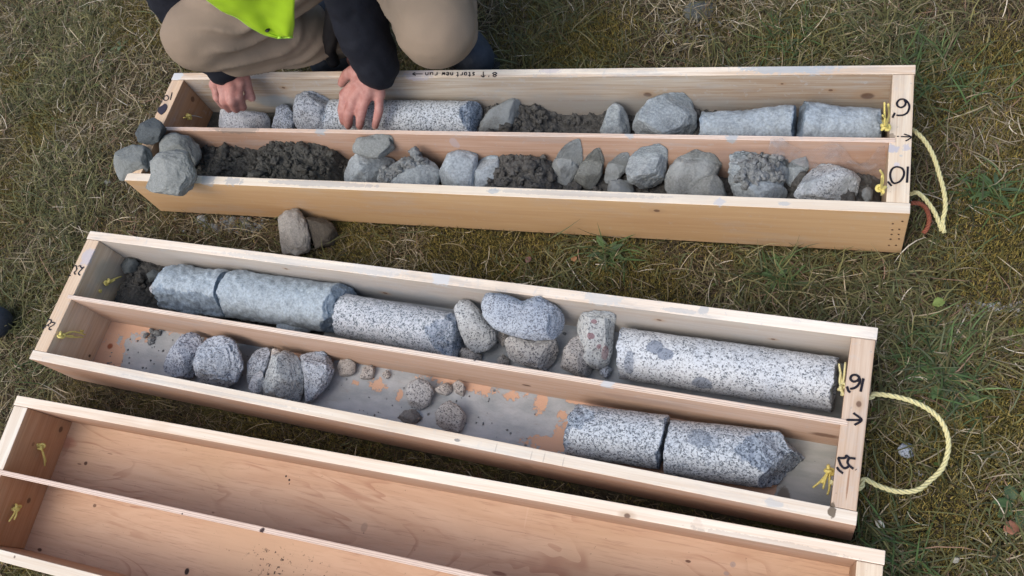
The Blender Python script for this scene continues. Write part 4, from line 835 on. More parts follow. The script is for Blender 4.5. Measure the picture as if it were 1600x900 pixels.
ROCKS = [
 # name, poly, mat, label, kwargs
 # --- box 1, back lane
 ('granite_piece', [(334, 166), (345, 165), (370, 172), (395, 173), (415, 177), (423, 188), (423, 205), (400, 212), (350, 214), (340, 196)], G_dusty, 'long two-toned granite piece under the fingers at the left of the back box', dict(b=0, ln='B', seed=1, e=.7, cuts=4)),
 ('granite_piece', [(430, 167), (440, 163), (451, 166), (458, 178), (462, 192), (460, 210), (432, 214), (424, 198), (430, 182)], G_blue, 'small bluish granite piece left of the round one in the back box', dict(b=0, ln='B', seed=2, amp=.09)),
 ('granite_piece', [(462, 150), (475, 142), (490, 141), (507, 149), (519, 162), (519, 190), (508, 214), (470, 214), (459, 190), (457, 168)], G_rough, 'round speckled granite lump beside the core under the hand', dict(b=0, ln='B', seed=3, e=.75, cuts=2, amp=.04)),
 ('cobble', [(748, 204), (752, 190), (765, 172), (785, 160), (800, 154), (812, 158), (817, 172), (811, 188), (797, 202), (786, 216), (755, 220)], R_mud, 'leaning brown-grey cobble at the left edge of the soil in the back box', dict(b=0, ln='B', seed=4, z=.02)),
 ('cobble', [(943, 188), (950, 170), (960, 161), (972, 166), (981, 180), (986, 207), (978, 224), (946, 222), (938, 205)], MUDROCK, 'small cone-shaped muddy rock left of the big angular one in the back box', dict(b=0, ln='B', seed=5, z=.012)),
 ('cobble', [(989, 195), (996, 176), (1012, 156), (1040, 145), (1060, 140), (1075, 136), (1085, 152), (1091, 178), (1088, 205), (1080, 226), (1030, 232), (990, 224)], MUDROCK, 'largest angular grey rock in the back lane of the back box', dict(b=0, ln='B', seed=6, e=.72, cuts=5, sub=6)),
 # --- box 1, left corner cobbles
 ('cobble', [(211, 208), (219, 192), (240, 182), (251, 189), (263, 203), (256, 218), (236, 227), (216, 222)], R_dark, 'dark angular cobble on the left end of the back box, topmost of the four', dict(b=0, ln=None, z=H, seed=31, clamp=False, cuts=5, e=.85)),
 ('cobble', [(249, 225), (257, 211), (275, 208), (296, 213), (311, 225), (315, 245), (307, 262), (285, 268), (260, 250), (250, 240)], R_grey, 'grey rounded cobble behind the big pale one, left end of the back box', dict(b=0, ln=None, z=.075, seed=32, clamp=False, cuts=3, e=.8)),
 ('cobble', [(235, 252), (248, 237), (275, 234), (294, 238), (303, 258), (311, 285), (306, 299), (290, 305), (262, 304), (235, 300), (228, 292), (236, 275)], R_pale, 'big pale rounded cobble sitting on the front rim of the back box', dict(b=0, ln=None, z=H + .0005, seed=33, clamp=False, cuts=3, depth=.75, e=.8, sub=6)),
 ('cobble', [(172, 258), (180, 237), (205, 226), (226, 228), (238, 241), (238, 260), (228, 272), (210, 279), (185, 284), (173, 277)], R_grey, 'leftmost grey cobble hanging over the left end of the back box', dict(b=0, ln=None, z=.10, seed=34, clamp=False, cuts=4, depth=.7, e=.8)),
 # --- box 1, front lane
 ('cobble', [(533, 267), (540, 250), (557, 240), (585, 243), (615, 246), (627, 250), (608, 268), (592, 288), (560, 292), (537, 286)], MUDROCK, 'speckled grey cobble beneath the flat one in the front lane of the back box', dict(b=0, ln='F', seed=36, z=.025)),
 ('cobble', [(549, 228), (560, 215), (590, 210), (614, 212), (625, 222), (624, 238), (610, 247), (585, 248), (560, 243), (550, 238)], R_pale, 'flat grey cobble lying on top of another in the front lane of the back box', dict(b=0, ln='F', seed=35, z=.083, depth=.6, e=.75)),
 ('cobble', [(584, 284), (595, 265), (620, 250), (645, 244), (668, 247), (681, 256), (690, 270), (687, 287), (675, 298), (600, 298)], MUDROCK, 'smooth muddy cobble carrying a crumbled mud clod in the back box', dict(b=0, ln='F', seed=37, z=.02, cuts=2)),
 ('core_piece', [(699, 240), (715, 234), (735, 236), (748, 241), (746, 262), (740, 298), (690, 300), (683, 290), (687, 265)], MUDCORE, 'pale short core piece with a dark broken edge, front lane of the back box', dict(b=0, ln='F', seed=38, z=.012, e=.6, cuts=2, amp=.03)),
 ('core_piece', [(741, 296), (742, 268), (748, 244), (765, 240), (778, 243), (784, 262), (782, 292), (775, 302), (745, 302)], MUDCORE, 'narrow core piece leaning against the pale one in the back box', dict(b=0, ln='F', seed=39, z=.012, e=.65, cuts=2, amp=.03)),
 ('cobble', [(852, 286), (862, 255), (880, 225), (895, 214), (911, 215), (914, 232), (908, 257), (895, 285), (880, 297), (858, 296)], R_mud, 'tall leaning dark-grey rock right of the dark crumbs in the back box', dict(b=0, ln='F', seed=40, z=.012, cuts=5)),
 ('cobble', [(893, 290), (900, 270), (918, 242), (930, 229), (944, 231), (945, 250), (940, 275), (926, 300), (900, 303)], R_grey, 'second leaning grey rock, slimmer than its left neighbour, in the back box', dict(b=0, ln='F', seed=41, z=.012, cuts=5)),
 ('cobble', [(943, 278), (950, 255), (970, 238), (984, 236), (986, 250), (977, 270), (957, 287), (945, 288)], R_mud, 'brownish rock in the shade between two leaning ones in the back box', dict(b=0, ln='F', seed=42, z=.015)),
 ('cobble', [(940, 296), (950, 283), (968, 279), (985, 284), (992, 300), (985, 310), (942, 308)], R_mud, 'low brown-grey rock against the front rim of the back box', dict(b=0, ln='F', seed=43, z=.012)),
 ('cobble', [(977, 268), (985, 245), (1003, 229), (1030, 226), (1044, 232), (1043, 262), (1035, 287), (1018, 298), (1000, 295), (982, 282)], MUDROCK, 'pale round muddy rock in the middle of the front lane of the back box', dict(b=0, ln='F', seed=44, z=.02, sub=6, e=.75)),
 ('cobble', [(1037, 292), (1040, 270), (1060, 245), (1088, 235), (1114, 242), (1128, 258), (1121, 275), (1100, 290), (1080, 306), (1045, 308)], rockmat('gritty_rock', (.26, .285, .285), (.17, .185, .185), .4, (.34, .38, .395), .9), 'sloping gritty rock right of the pale round one in the back box', dict(b=0, ln='F', seed=45, z=.014, sub=6)),
 ('cobble', [(1073, 300), (1095, 280), (1117, 270), (1130, 285), (1135, 307), (1120, 316), (1078, 312)], R_pale, 'small wedge of gritty rock on the front rim side, back box', dict(b=0, ln='F', seed=46, z=.03)),
 ('cobble', [(1136, 285), (1140, 255), (1150, 232), (1163, 228), (1178, 236), (1200, 243), (1222, 252), (1229, 275), (1222, 292), (1190, 300), (1150, 315), (1137, 308)], MUDROCK, 'large rock crusted with mud crumbs in the right of the back box', dict(b=0, ln='F', seed=47, z=.012, sub=6, amp=.1, fine=.06)),
 ('cobble', [(1221, 268), (1238, 251), (1260, 243), (1269, 248), (1263, 265), (1250, 280), (1236, 294), (1226, 286)], MUDROCK, 'small slanted rock between the crusted rock and the square one', dict(b=0, ln='F', seed=48, z=.02)),
 ('cobble', [(1138, 305), (1150, 287), (1175, 279), (1210, 283), (1237, 297), (1242, 312), (1220, 322), (1140, 318)], MUDROCK, 'low muddy rock in front of the crusted one in the back box', dict(b=0, ln='F', seed=49, z=.03, cuts=2)),
 ('cobble', [(1240, 304), (1255, 277), (1280, 254), (1300, 256), (1333, 268), (1344, 279), (1340, 297), (1328, 318), (1290, 322), (1245, 312)], granite('granite_muddy', .2, white=(.54, .59, .62), grey=(.36, .40, .425), black=(.13, .15, .165), scale=420, coat=.42, coatcol=(.42, .475, .505), bump=.8), 'squarish speckled rock at the right end of the back box, front lane', dict(b=0, ln='F', seed=50, z=.012, e=.5, cuts=3, sub=6)),
 ('cobble', [(1346, 308), (1347, 296), (1357, 291), (1365, 297), (1363, 313), (1352, 318)], R_mud, 'tiny dark rock in the right front corner of the back box', dict(b=0, ln='F', seed=51, z=.03, sub=4)),
 # --- cobbles on the grass between the boxes
 ('cobble', [(433, 341), (445, 327), (465, 326), (478, 342), (487, 370), (485, 392), (466, 399), (441, 396), (436, 367)], R_tan, 'upright tan cobble on the grass leaning on the back box', dict(z=-.003, seed=52, cuts=2, e=.7, sub=6)),
 ('cobble', [(478, 338), (500, 337), (520, 349), (529, 368), (521, 383), (492, 389), (485, 365)], R_brown, 'dark brown cobble on the grass beside the upright tan one', dict(z=-.003, seed=53, cuts=3)),
 # --- box 2, back lane
 ('rock_chip', [(233, 450), (244, 436), (258, 432), (263, 440), (260, 452), (250, 463), (236, 457)], G_dusty, 'pale pebble at the edge of the dark soil in the middle box', dict(b=1, ln='B', seed=60, z=.03, sub=4, cuts=4)),
 ('rock_chip', [(186, 412), (196, 402), (212, 404), (220, 414), (212, 426), (195, 428)], R_dark, 'dark rock in the left corner of the middle box', dict(b=1, ln='B', seed=61, z=.035, sub=4)),
 ('rock_chip', [(228, 428), (240, 420), (250, 426), (247, 438), (234, 442)], R_dark, 'small dark rock half sunk in the soil of the middle box', dict(b=1, ln='B', seed=62, z=.033, sub=4)),
 ('rock_chip', [(433, 508), (438, 498), (452, 499), (470, 499), (481, 508), (488, 520), (460, 524), (436, 516)], MUDCORE, 'low muddy fragment below the long mud-coated core', dict(b=1, ln='B', seed=63, z=.025, sub=4, amp=.1)),
 ('rock_chip', [(538, 470), (541, 459), (550, 457), (556, 463), (553, 474), (543, 478)], MUDCORE, 'little chip between two cores in the middle box', dict(b=1, ln='B', seed=64, z=.03, sub=4)),
 ('granite_piece', [(715, 552), (722, 543), (740, 546), (756, 556), (752, 566), (722, 562)], G_warm, 'flat granite chip under the oblong one in the middle box', dict(b=1, ln='B', seed=65, sub=4)),
 ('granite_piece', [(709, 482), (719, 469), (734, 469), (748, 482), (760, 500), (775, 515), (776, 535), (760, 549), (742, 552), (727, 540), (717, 515)], granite('granite_oblong', .18, white=(.50, .53, .54), grey=(.36, .38, .39), black=(.09, .1, .11), scale=430, bump=.4), 'smooth oblong granite piece right of the broken core in the middle box', dict(b=1, ln='B', seed=66, z=.02, cuts=1, e=.8, amp=.03, sub=6)),
 ('granite_piece', [(776, 528), (779, 518), (792, 518), (796, 535), (785, 542)], G_warm, 'pinkish granite piece peeping out under the big top one', dict(b=1, ln='B', seed=67, sub=4)),
 ('granite_piece', [(788, 530), (800, 524), (835, 530), (868, 528), (873, 550), (865, 570), (852, 580), (812, 570), (795, 560), (788, 545)], granite('granite_under', .2, white=(.52, .52, .50), grey=(.36, .35, .34), black=(.09, .09, .1), scale=420, bump=.5), 'pinkish-grey granite block beneath the big top stone', dict(b=1, ln='B', seed=68, z=.012, e=.7, sub=6)),
 ('granite_piece', [(775, 562), (786, 552), (796, 562), (796, 572), (780, 570)], G_warm, 'tiny granite piece between block and divider', dict(b=1, ln='B', seed=69, sub=4)),
 ('granite_piece', [(752, 472), (762, 457), (790, 460), (816, 470), (840, 463), (865, 474), (888, 492), (896, 505), (888, 520), (865, 531), (835, 533), (800, 525), (770, 512), (755, 495)], granite('granite_top', .22, white=(.44, .49, .55), grey=(.27, .30, .35), black=(.10, .11, .13), scale=520, bump=.6), 'big bluish granite stone stacked on top in the middle box', dict(b=1, ln='B', seed=70, z=.068, depth=.7, cuts=2, sub=6, amp=.03)),
 ('granite_piece', [(876, 574), (880, 545), (890, 530), (905, 525), (920, 540), (930, 570), (934, 584), (905, 590)], G_warm, 'speckled granite piece left of and behind the red-stained slab', dict(b=1, ln='B', seed=71, sub=5, z=.012)),
 ('granite_piece', [(936, 575), (945, 568), (957, 575), (958, 586), (946, 592), (938, 586)], G_rough, 'small grey granite piece below the red-stained slab', dict(b=1, ln='B', seed=72, sub=4)),
 # --- box 2, front lane
 ('granite_piece', [(254, 572), (265, 545), (282, 525), (300, 518), (312, 524), (317, 545), (310, 575), (302, 592), (276, 590), (256, 582)], granite('granite_blue_rough', .25, white=(.44, .49, .56), grey=(.25, .29, .35), black=(.08, .09, .12), scale=380, bump=.8, patchy=.7), 'leftmost bluish granite disc leaning in the front lane of the middle box', dict(b=1, ln='F', seed=80, cuts=4, sub=6)),
 ('granite_piece', [(301, 568), (309, 542), (325, 528), (348, 524), (368, 530), (376, 550), (381, 575), (372, 598), (350, 607), (320, 600), (306, 587)], G_rough, 'largest round granite disc standing on edge, second from the left', dict(b=1, ln='F', seed=81, cuts=3, e=.62, amp=.03, fine=.02, sub=6)),
 ('granite_piece', [(385, 592), (387, 565), (400, 546), (414, 540), (423, 548), (421, 575), (407, 600), (398, 616), (388, 610)], G_rough, 'narrow granite slab behind the pair, third from the left', dict(b=1, ln='F', seed=82, cuts=4, sub=5)),
 ('granite_piece', [(387, 606), (397, 583), (409, 575), (413, 595), (411, 618), (396, 616)], G_dusty, 'thin granite sliver in front of the narrow slab', dict(b=1, ln='F', seed=83, z=.03, cuts=3, sub=4)),
 ('granite_piece', [(423, 556), (426, 544), (438, 545), (444, 556), (434, 564)], G_warm, 'small granite tip behind the speckled grey disc', dict(b=1, ln='F', seed=84, z=.04, sub=4)),
 ('granite_piece', [(409, 602), (418, 575), (424, 556), (445, 547), (465, 555), (473, 575), (477, 605), (471, 629), (440, 626), (414, 617)], granite('granite_dusty_disc', .2, white=(.46, .50, .51), grey=(.30, .33, .34), black=(.10, .11, .12), scale=430, coat=.2, coatcol=(.38, .41, .42), bump=.6), 'dusty grey granite disc leaning on the right-hand one', dict(b=1, ln='F', seed=85, cuts=4, e=.7, sub=6)),
 ('granite_piece', [(467, 556), (480, 547), (504, 548), (520, 560), (523, 580), (515, 600), (495, 621), (478, 629), (476, 600), (472, 575)], G_rough, 'half-round granite slab, rightmost of the standing discs', dict(b=1, ln='F', seed=86, cuts=3, e=.7, sub=6)),
 ('granite_chip', [(525, 577), (532, 562), (545, 560), (556, 567), (555, 582), (545, 591), (530, 589)], granite('granite_chip_warm', .15, white=(.42, .40, .37), grey=(.33, .31, .28), black=(.12, .11, .1), scale=520), 'smooth tan-grey chip next to the standing granite slabs', dict(b=1, ln='F', seed=87, sub=4, cuts=2, depth=.5)),
 ('granite_chip', [(562, 587), (568, 573), (582, 568), (589, 576), (585, 590), (572, 597), (563, 593)], G_warm, 'jagged speckled chip, second of the three small ones in a row', dict(b=1, ln='F', seed=88, sub=4, cuts=4, depth=.5)),
 ('granite_chip', [(597, 583), (605, 577), (613, 584), (606, 593), (597, 589)], G_warm, 'smallest chip at the end of the row of three', dict(b=1, ln='F', seed=89, sub=3, cuts=4, depth=.6)),
 ('granite_chip', [(633, 613), (640, 598), (655, 591), (670, 596), (678, 612), (672, 632), (655, 642), (640, 636)], granite('granite_disc_small', .22, white=(.46, .47, .47), grey=(.31, .32, .32), black=(.09, .09, .1), scale=430), 'flat round granite disc on the muddy floor of the middle box', dict(b=1, ln='F', seed=90, sub=5, cuts=1, depth=.45, e=.6)),
 ('granite_chip', [(678, 608), (690, 600), (704, 596), (706, 612), (697, 619), (684, 614)], G_warm, 'small pointed chip right of the flat disc', dict(b=1, ln='F', seed=91, sub=4, depth=.6)),
 ('granite_chip', [(706, 600), (716, 593), (725, 600), (728, 615), (722, 624), (712, 615)], G_warm, 'small rounded chip beside the pointed one', dict(b=1, ln='F', seed=92, sub=4, depth=.6)),
 ('granite_chip', [(679, 645), (690, 632), (702, 626), (718, 635), (729, 650), (727, 668), (715, 676), (690, 670), (682, 660)], granite('granite_chip_big', .2, white=(.46, .45, .43), grey=(.32, .31, .30), black=(.1, .1, .1), scale=430, bump=.7), 'rough granite chip lying nearest the front rim of the middle box', dict(b=1, ln='F', seed=93, sub=5, cuts=3, depth=.5)),
 ('mud_clod', [(618, 655), (632, 641), (650, 640), (662, 652), (656, 663), (635, 662)], rockmat('grey_brown_clod', (.24, .235, .225), (.15, .145, .14), .3, (.28, .29, .3), 1), 'grey-brown mud clod below the flat round disc', dict(b=1, ln='F', seed=94, sub=5, amp=.14, fine=.06, cat='mud clod', depth=.5)),
]
SPLIT = {'core_piece': 'core sample', 'rock_chip': 'rock', 'granite_chip': 'stone chip'}
for i, (nm, poly, mt, lb, kw) in enumerate(ROCKS):
    kw = dict(kw); kw['cuts'] = kw.get('cuts', 3) + (2 if mt in (MUDROCK, R_mud, R_grey, G_rough) else 0); kw.setdefault('ridge', .10 if nm == 'granite_piece' and mt in (G_rough, G_blue) else .03); kw.setdefault('cat', SPLIT.get(nm, 'granite piece' if nm == 'granite_piece' else 'rock'))
    stone(nm, poly, mt, lb, **kw)
slab = stone('granite_slab', [(901, 507), (910, 490), (930, 484), (956, 487), (962, 495), (959, 520), (957, 550), (951, 568), (935, 578), (914, 571), (899, 555), (903, 530)], granite('granite_red_stained', .17, white=(.50, .53, .53), grey=(.35, .37, .38), black=(.10, .11, .12), scale=380, bump=.6), 'standing granite slab with rusty red stains beside the big core', b=1, ln='B', z=.012, seed=73, e=.6, cuts=3, cat='granite piece', sub=6, depth=.7)
core_spot(slab, [(929, 501, .006, .004, 1), (928, 525, .007, .005, 1), (946, 552, .005, .013, .75), (938, 542, .004, .004, .9)], (.32, .12, .10))

# crumb clumps: irregular clods of many small lumps
def surf(names, px, py, fallback):
    best = None
    for o in bpy.data.objects:
        if o.type != 'MESH' or o.get('label') not in names: continue
        if '_vw' not in CACHE.setdefault(o.name, {}):
            n = len(o.data.vertices); a = np.zeros(n * 3, np.float32); o.data.vertices.foreach_get('co', a); a = a.reshape(-1, 3) + np.array(o.location); CACHE[o.name] = {'_vw': a, 'p': proj(a), 'd': -((a - CP) @ RC)[:, 2]}
        c = CACHE[o.name]; q = np.hypot(c['p'][:, 0] - px, c['p'][:, 1] - py); k = np.where(q < 4)[0]
        if len(k):
            j = k[np.argmin(c['d'][k])]
            if best is None or c['d'][j] < best[0]: best = (c['d'][j], c['_vw'][j])
    return best[1] if best is not None else fallback
CACHE = {}
def crumbs(pts, n, rmin, rmax, spread, seed):
    rs = np.random.default_rng(seed); D, Fc = ICO[3]; parts = []
    for k in range(n):
        c = pts[rs.integers(len(pts))] + rs.normal(0, 1, 3) * spread; r = rs.uniform(rmin, rmax) ** 1.0
        X = (np.round(D * 1.6) * .2 + D * .8) * (1 + .4 * fbm(D * 1.7 + k * 7.1, 3))[:, None] * rs.uniform(.7, 1.2, 3) * r
        parts.append((X + c, Fc))
    return merge(parts)
def clump(name, b, pxs, z, n, rmin, rmax, spread, seed, mat, label, jit=5):
    labels = [o['label'] for o in bpy.data.objects if o.get('label') and o.get('category') in ('rock', 'core sample')]
    rs = np.random.default_rng(seed); pts = np.array([surf(labels, x + rs.normal(0, jit), y + rs.normal(0, jit * .7), at(x, y, z)) for x, y in pxs for _ in range(8)]); v, f = crumbs(pts, n, rmin, rmax, np.array(spread), seed); org = v.mean(0)
    Lc = to_local(b, v); y0, y1 = lane(b, 'F'); Lc[:, 1] = np.clip(Lc[:, 1], y0 + .001, y1 - .001); v = to_world(b, Lc)
    return tag(mesh_obj(name, v, f, mat, None, True, org), label, 'mud clod')
CLOD = rockmat('crumbly_mud', (.24, .265, .275), (.15, .165, .17), .3, (.30, .33, .35), 1)
clump('mud_clod', 0, [(640, 248), (652, 244), (648, 238), (662, 250), (634, 254)], .088, 60, .003, .0075, (.0025, .0025, .0025), 1, CLOD, 'crumbled grey mud clod sitting on the smooth muddy cobble')
clump('mud_clod', 0, [(1168, 258), (1185, 250), (1200, 262), (1210, 275), (1190, 275), (1175, 270), (1160, 278), (1205, 250)], .072, 220, .0022, .006, (.003, .003, .0025), 2, CLOD, 'broad crust of mud crumbs over the large rock at right')
clump('mud_clod', 0, [(1210, 224), (1222, 226), (1232, 234), (1215, 236)], .085, 70, .0025, .0055, (.004, .004, .004), 3, CLOD, 'mud clod caught in the torn plastic film')
clump('mud_clod', 0, [(605, 262), (612, 272), (600, 280), (618, 262)], .075, 110, .002, .0055, (.003, .003, .002), 4, CLOD, 'loose grey crumbs left of the smooth muddy cobble')
clump('mud_clod', 1, [(232, 523), (240, 517), (237, 528), (247, 520)], .013, 26, .002, .005, (.005, .004, .001), 5, CLOD, 'small grey crumbs on the left bare floor of the middle box')

# ---------------------------------------------------------------- soil in the lanes
SOIL = soilmat('dark_soil'); SOILG = soilmat('grey_brown_soil', (.060, .061, .058), (.128, .132, .130))
def soil(b, ln, prof, label, mat, seed, lump=1.0, clods=80):
    """prof: (photo x, photo y) of the soil's top edge against the lane's far wall"""
    y0, y1 = lane(b, ln); P = np.array([on(b, x, y, 1, y1) for x, y in prof]); xs, hs = P[:, 0], np.clip(P[:, 2], TF + .001, H)
    x0, x1 = max(xs.min(), TE + .001), min(xs.max(), L - TE - .001)
    nx, ny = int((x1 - x0) / .0016), int((y1 - y0) / .0016)
    X, Y = np.meshgrid(np.linspace(x0, x1, nx), np.linspace(y0 + .0008, y1 - .0008, ny), indexing='ij')
    h = np.interp(X, xs, hs) - TF
    q = np.stack([X, Y, X * 0 + seed], -1)
    n1 = fbm(q * 14, 3); qw = q + .006 * np.stack([fbm(q * 60, 2), fbm(q * 60 + 9, 2), q[..., 2] * 0], -1); c1 = .5 - cell(qw * 62, seed); c2 = .5 - cell(qw * 140, seed + 1); c3 = fbm(q * 330, 3)
    hh = h * (1 + .10 * n1) + lump * (.011 * c1 + .0065 * c2 + .0032 * c3 - .004)
    edge = np.minimum(1, np.minimum(X - x0, x1 - X) / .02); hh = hh * np.clip(edge, 0, 1) ** .5
    Zz = TF + np.maximum(hh, .0006)
    V = np.stack([X, Y, Zz], -1).reshape(-1, 3)
    I = (np.arange(nx - 1)[:, None] * ny + np.arange(ny - 1)[None]).ravel(); Fc = np.stack([I, I + ny, I + ny + 1, I + 1], 1).tolist()
    rs = np.random.default_rng(seed); parts = [(V, Fc)]; D, F3 = ICO[3]
    for k in range(clods):
        i, j = rs.integers(nx * .04, nx * .96), rs.integers(3, ny - 3); r = rs.gamma(2.2, .0015) + .0012
        X_ = (np.round(D * 1.6 + .35 * rs.normal(0, 1, 3)) * .25 + D * .75) * (1 + .45 * fbm(D * 1.8 + k * 3.3, 3))[:, None] * rs.uniform(.7, 1.2, 3) * r
        X_ = X_ + (X[i, j], Y[i, j], Zz[i, j] + r * .25); X_[:, 1] = np.clip(X_[:, 1], y0 + .0008, y1 - .0008); parts.append((X_, F3))
    v, f = merge(parts); v = to_world(b, v); org = v.mean(0); org[2] = v[:, 2].min()
    o = mesh_obj('soil', v, f, mat, None, True, org); tag(o, label, 'soil', None, 'stuff'); return o
soil(0, 'F', [(300, 228), (335, 226), (375, 228), (405, 232), (420, 218), (450, 220), (475, 222), (500, 226), (525, 234), (540, 245), (560, 255), (585, 262), (700, 268)], 'dark crumbly soil heap filling the left part of the front lane, back box', SOIL, 1, 1.1, 260)
soil(0, 'F', [(690, 268), (775, 245), (800, 240), (850, 243), (880, 262), (930, 274), (1000, 282), (1100, 284), (1200, 272), (1320, 266), (1384, 268)], 'grey-brown crumbly soil between the leaning rocks, back box', SOILG, 2, 1.1, 380)
soil(0, 'B', [(735, 178), (760, 162), (780, 160), (820, 163), (850, 167), (880, 176), (905, 178), (945, 174), (975, 178), (1010, 182), (1080, 178), (1100, 168), (1128, 172), (1150, 180), (1250, 190)], 'brown-grey soil behind the leaning cobble in the back lane, back box', SOILG, 3, 1.25, 260)
soil(1, 'B', [(160, 418), (195, 402), (230, 408), (262, 418), (300, 436), (420, 462), (560, 486)], 'dark wet soil in the left corner of the middle box', soilmat('wet_dark_soil', (.028, .029, .028), (.065, .066, .062), .55), 4, .7, 60)
def grit(b, ln, n, x0, x1, rmin, rmax, mat, label, seed):
    rs = np.random.default_rng(seed); y0, y1 = lane(b, ln); D, F3 = ICO[3]; parts = []
    for k in range(n):
        r = rs.uniform(rmin, rmax); X_ = D * (1 + .35 * fbm(D * 1.5 + k * 3.3, 2))[:, None] * rs.uniform(.6, 1.2, 3) * r
        parts.append((X_ + (rs.uniform(x0, x1), rs.uniform(y0 + .006, y1 - .006), TF + r * .4), F3))
    v, f = merge(parts); return tag(mesh_obj('grit', to_world(b, v), f, mat), label, 'grit', None, 'stuff')
grit(1, 'F', 150, .07, 1.0, .0006, .0022, CLOD, 'fine grey grit scattered on the front lane floor of the middle box', 5)
grit(1, 'B', 60, .5, 1.1, .001, .004, CLOD, 'fine grit on the back lane floor of the middle box', 6)

# ---------------------------------------------------------------- small things on the grass
def ground_crumbs(px0, px1, py0, py1, n, rmin, rmax, mat, label, seed):
    rs = np.random.default_rng(seed); D, F3 = ICO[3]; parts = []
    for k in range(n):
        p = at(rs.normal((px0 + px1) / 2, (px1 - px0) / 4), rs.normal((py0 + py1) / 2, (py1 - py0) / 4), 0)
        if in_boxes(np.array([p[0]]), np.array([p[1]]), .004)[0]: continue
        r_ = rs.uniform(rmin, rmax); p[2] = float(gz(p[:1], p[1:2])[0]) + .004
        parts.append(((np.round(D * 1.6) * .2 + D * .8) * (1 + .4 * fbm(D * 1.7 + k * 7.1, 2))[:, None] * rs.uniform(.6, 1.2, 3) * r_ + p, F3))
    v, f = merge(parts); return tag(mesh_obj('gravel', v, f, mat), label, 'gravel', None, 'stuff')
ground_crumbs(300, 430, 335, 365, 90, .0015, .006, CLOD, 'grey mud crumbs on the ground between back and middle boxes', 31)
ground_crumbs(1500, 1600, 465, 490, 60, .001, .004, plain('white_grit', (.5, .52, .53)), 'white gravel chips at the right edge', 32)
ground_crumbs(1030, 1130, 10, 60, 60, .001, .004, CLOD, 'grey grit around the sunken rock at the top edge', 33)
def pebble(poly, mat, label, seed, name='pebble', cat='pebble', **kw):
    kw.setdefault('z', -.006); kw.setdefault('depth', .6)
    return stone(name, poly, mat, label, seed=seed, sub=4, cat=cat, **kw)
def blobpoly(x, y, rx, ry, n=9, seed=0):
    rs = np.random.default_rng(seed); return [(x + rx * math.cos(2 * math.pi * k / n) * rs.uniform(.8, 1.1), y + ry * math.sin(2 * math.pi * k / n) * rs.uniform(.8, 1.1)) for k in range(n)]
WHITE = plain('white_stone', (.50, .52, .54), .7, .15)
pebble(blobpoly(168, 285, 6, 7, seed=1), WHITE, 'small white pebble under the leftmost cobble', 201)
pebble(blobpoly(159, 97, 6, 5, seed=2), WHITE, 'tiny white pebble in the grass at upper left', 202)
pebble(blobpoly(24, 62, 5, 4, seed=3), plain('cream_stone', (.45, .42, .33)), 'cream pebble near the top left corner', 203)
pebble(blobpoly(195, 183, 6, 6, seed=4), plain('cream_stone_b', (.45, .40, .33)), 'cream pebble left of the dark angular cobble', 204)
pebble(blobpoly(1417, 705, 16, 13, seed=5), G_rough, 'grey granite pebble inside the yellow rope loop', 205)
pebble(blobpoly(1437, 739, 9, 6, seed=6), G_rough, 'small grey pebble near the lower side of the rope loop', 206)
pebble(blobpoly(1548, 478, 7, 6, seed=7), WHITE, 'larger white stone flake at the right edge', 207)
pebble(blobpoly(1592, 475, 6, 5, seed=8), WHITE, 'white stone flake touching the right edge of the view', 208)
pebble(blobpoly(1568, 480, 5, 3, seed=9), WHITE, 'thin white flake between two bigger ones at right', 209)
pebble(blobpoly(1100, 20, 34, 18, 11, seed=10), rockmat('mossy_grey_rock', (.13, .145, .15), (.06, .065, .05), 0), 'grey rock sunk in the grass at the top edge', 210, 'rock', 'rock', z=-.028)
pebble(blobpoly(1497, 316, 6, 5, seed=11), WHITE, 'pale pebble right of the hanging rope loop', 211)
pebble(blobpoly(365, 345, 12, 8, seed=12), R_grey, 'grey pebble in the dirt in front of the back box', 212)
pebble(blobpoly(315, 343, 11, 8, seed=13), R_mud, 'brown-grey pebble between the two boxes at left', 213)
def gat(px, py, h):
    p = at(px, py, h); z = float(gz(p[:1], p[1:2])[0]); return at(px, py, z + h + .004)
def leaf(name, c, length, width, az, el, col, label=None, parent=None, curl=.3, seed=0, cat=None):
    n = 12; t = np.linspace(0, 1, n); w = width * np.sin(np.pi * np.clip(t, .02, .98)) ** .8 * (1 + .12 * np.sin(t * 25 + seed)); e = el - curl * t * 2
    x = np.cumsum(np.cos(e)) / n * length; zz = np.cumsum(np.sin(e)) / n * length; V = []
    for k in range(n):
        for s in (-1, -.5, 0, .5, 1): V.append((x[k], s * w[k], zz[k] + abs(s) * w[k] * .35))
    V = np.array(V); ca, sa = math.cos(az), math.sin(az); V = np.stack([V[:, 0] * ca - V[:, 1] * sa, V[:, 0] * sa + V[:, 1] * ca, V[:, 2]], 1)
    
    Fc = [(k * 5 + j, k * 5 + j + 1, (k + 1) * 5 + j + 1, (k + 1) * 5 + j) for k in range(n - 1) for j in range(4)]
    mt = plain('leaf_colour', col, .6, .3, 120, .2)
    if parent: o = mesh_obj(name, V + np.asarray(c) - np.array(parent.location), Fc, mt, parent)
    else: o = mesh_obj(name, V + np.asarray(c), Fc, mt, None, True, c)
    md = o.modifiers.new('s', 'SOLIDIFY'); md.thickness = .0004
    if label: tag(o, label, cat or 'leaf')
    return o
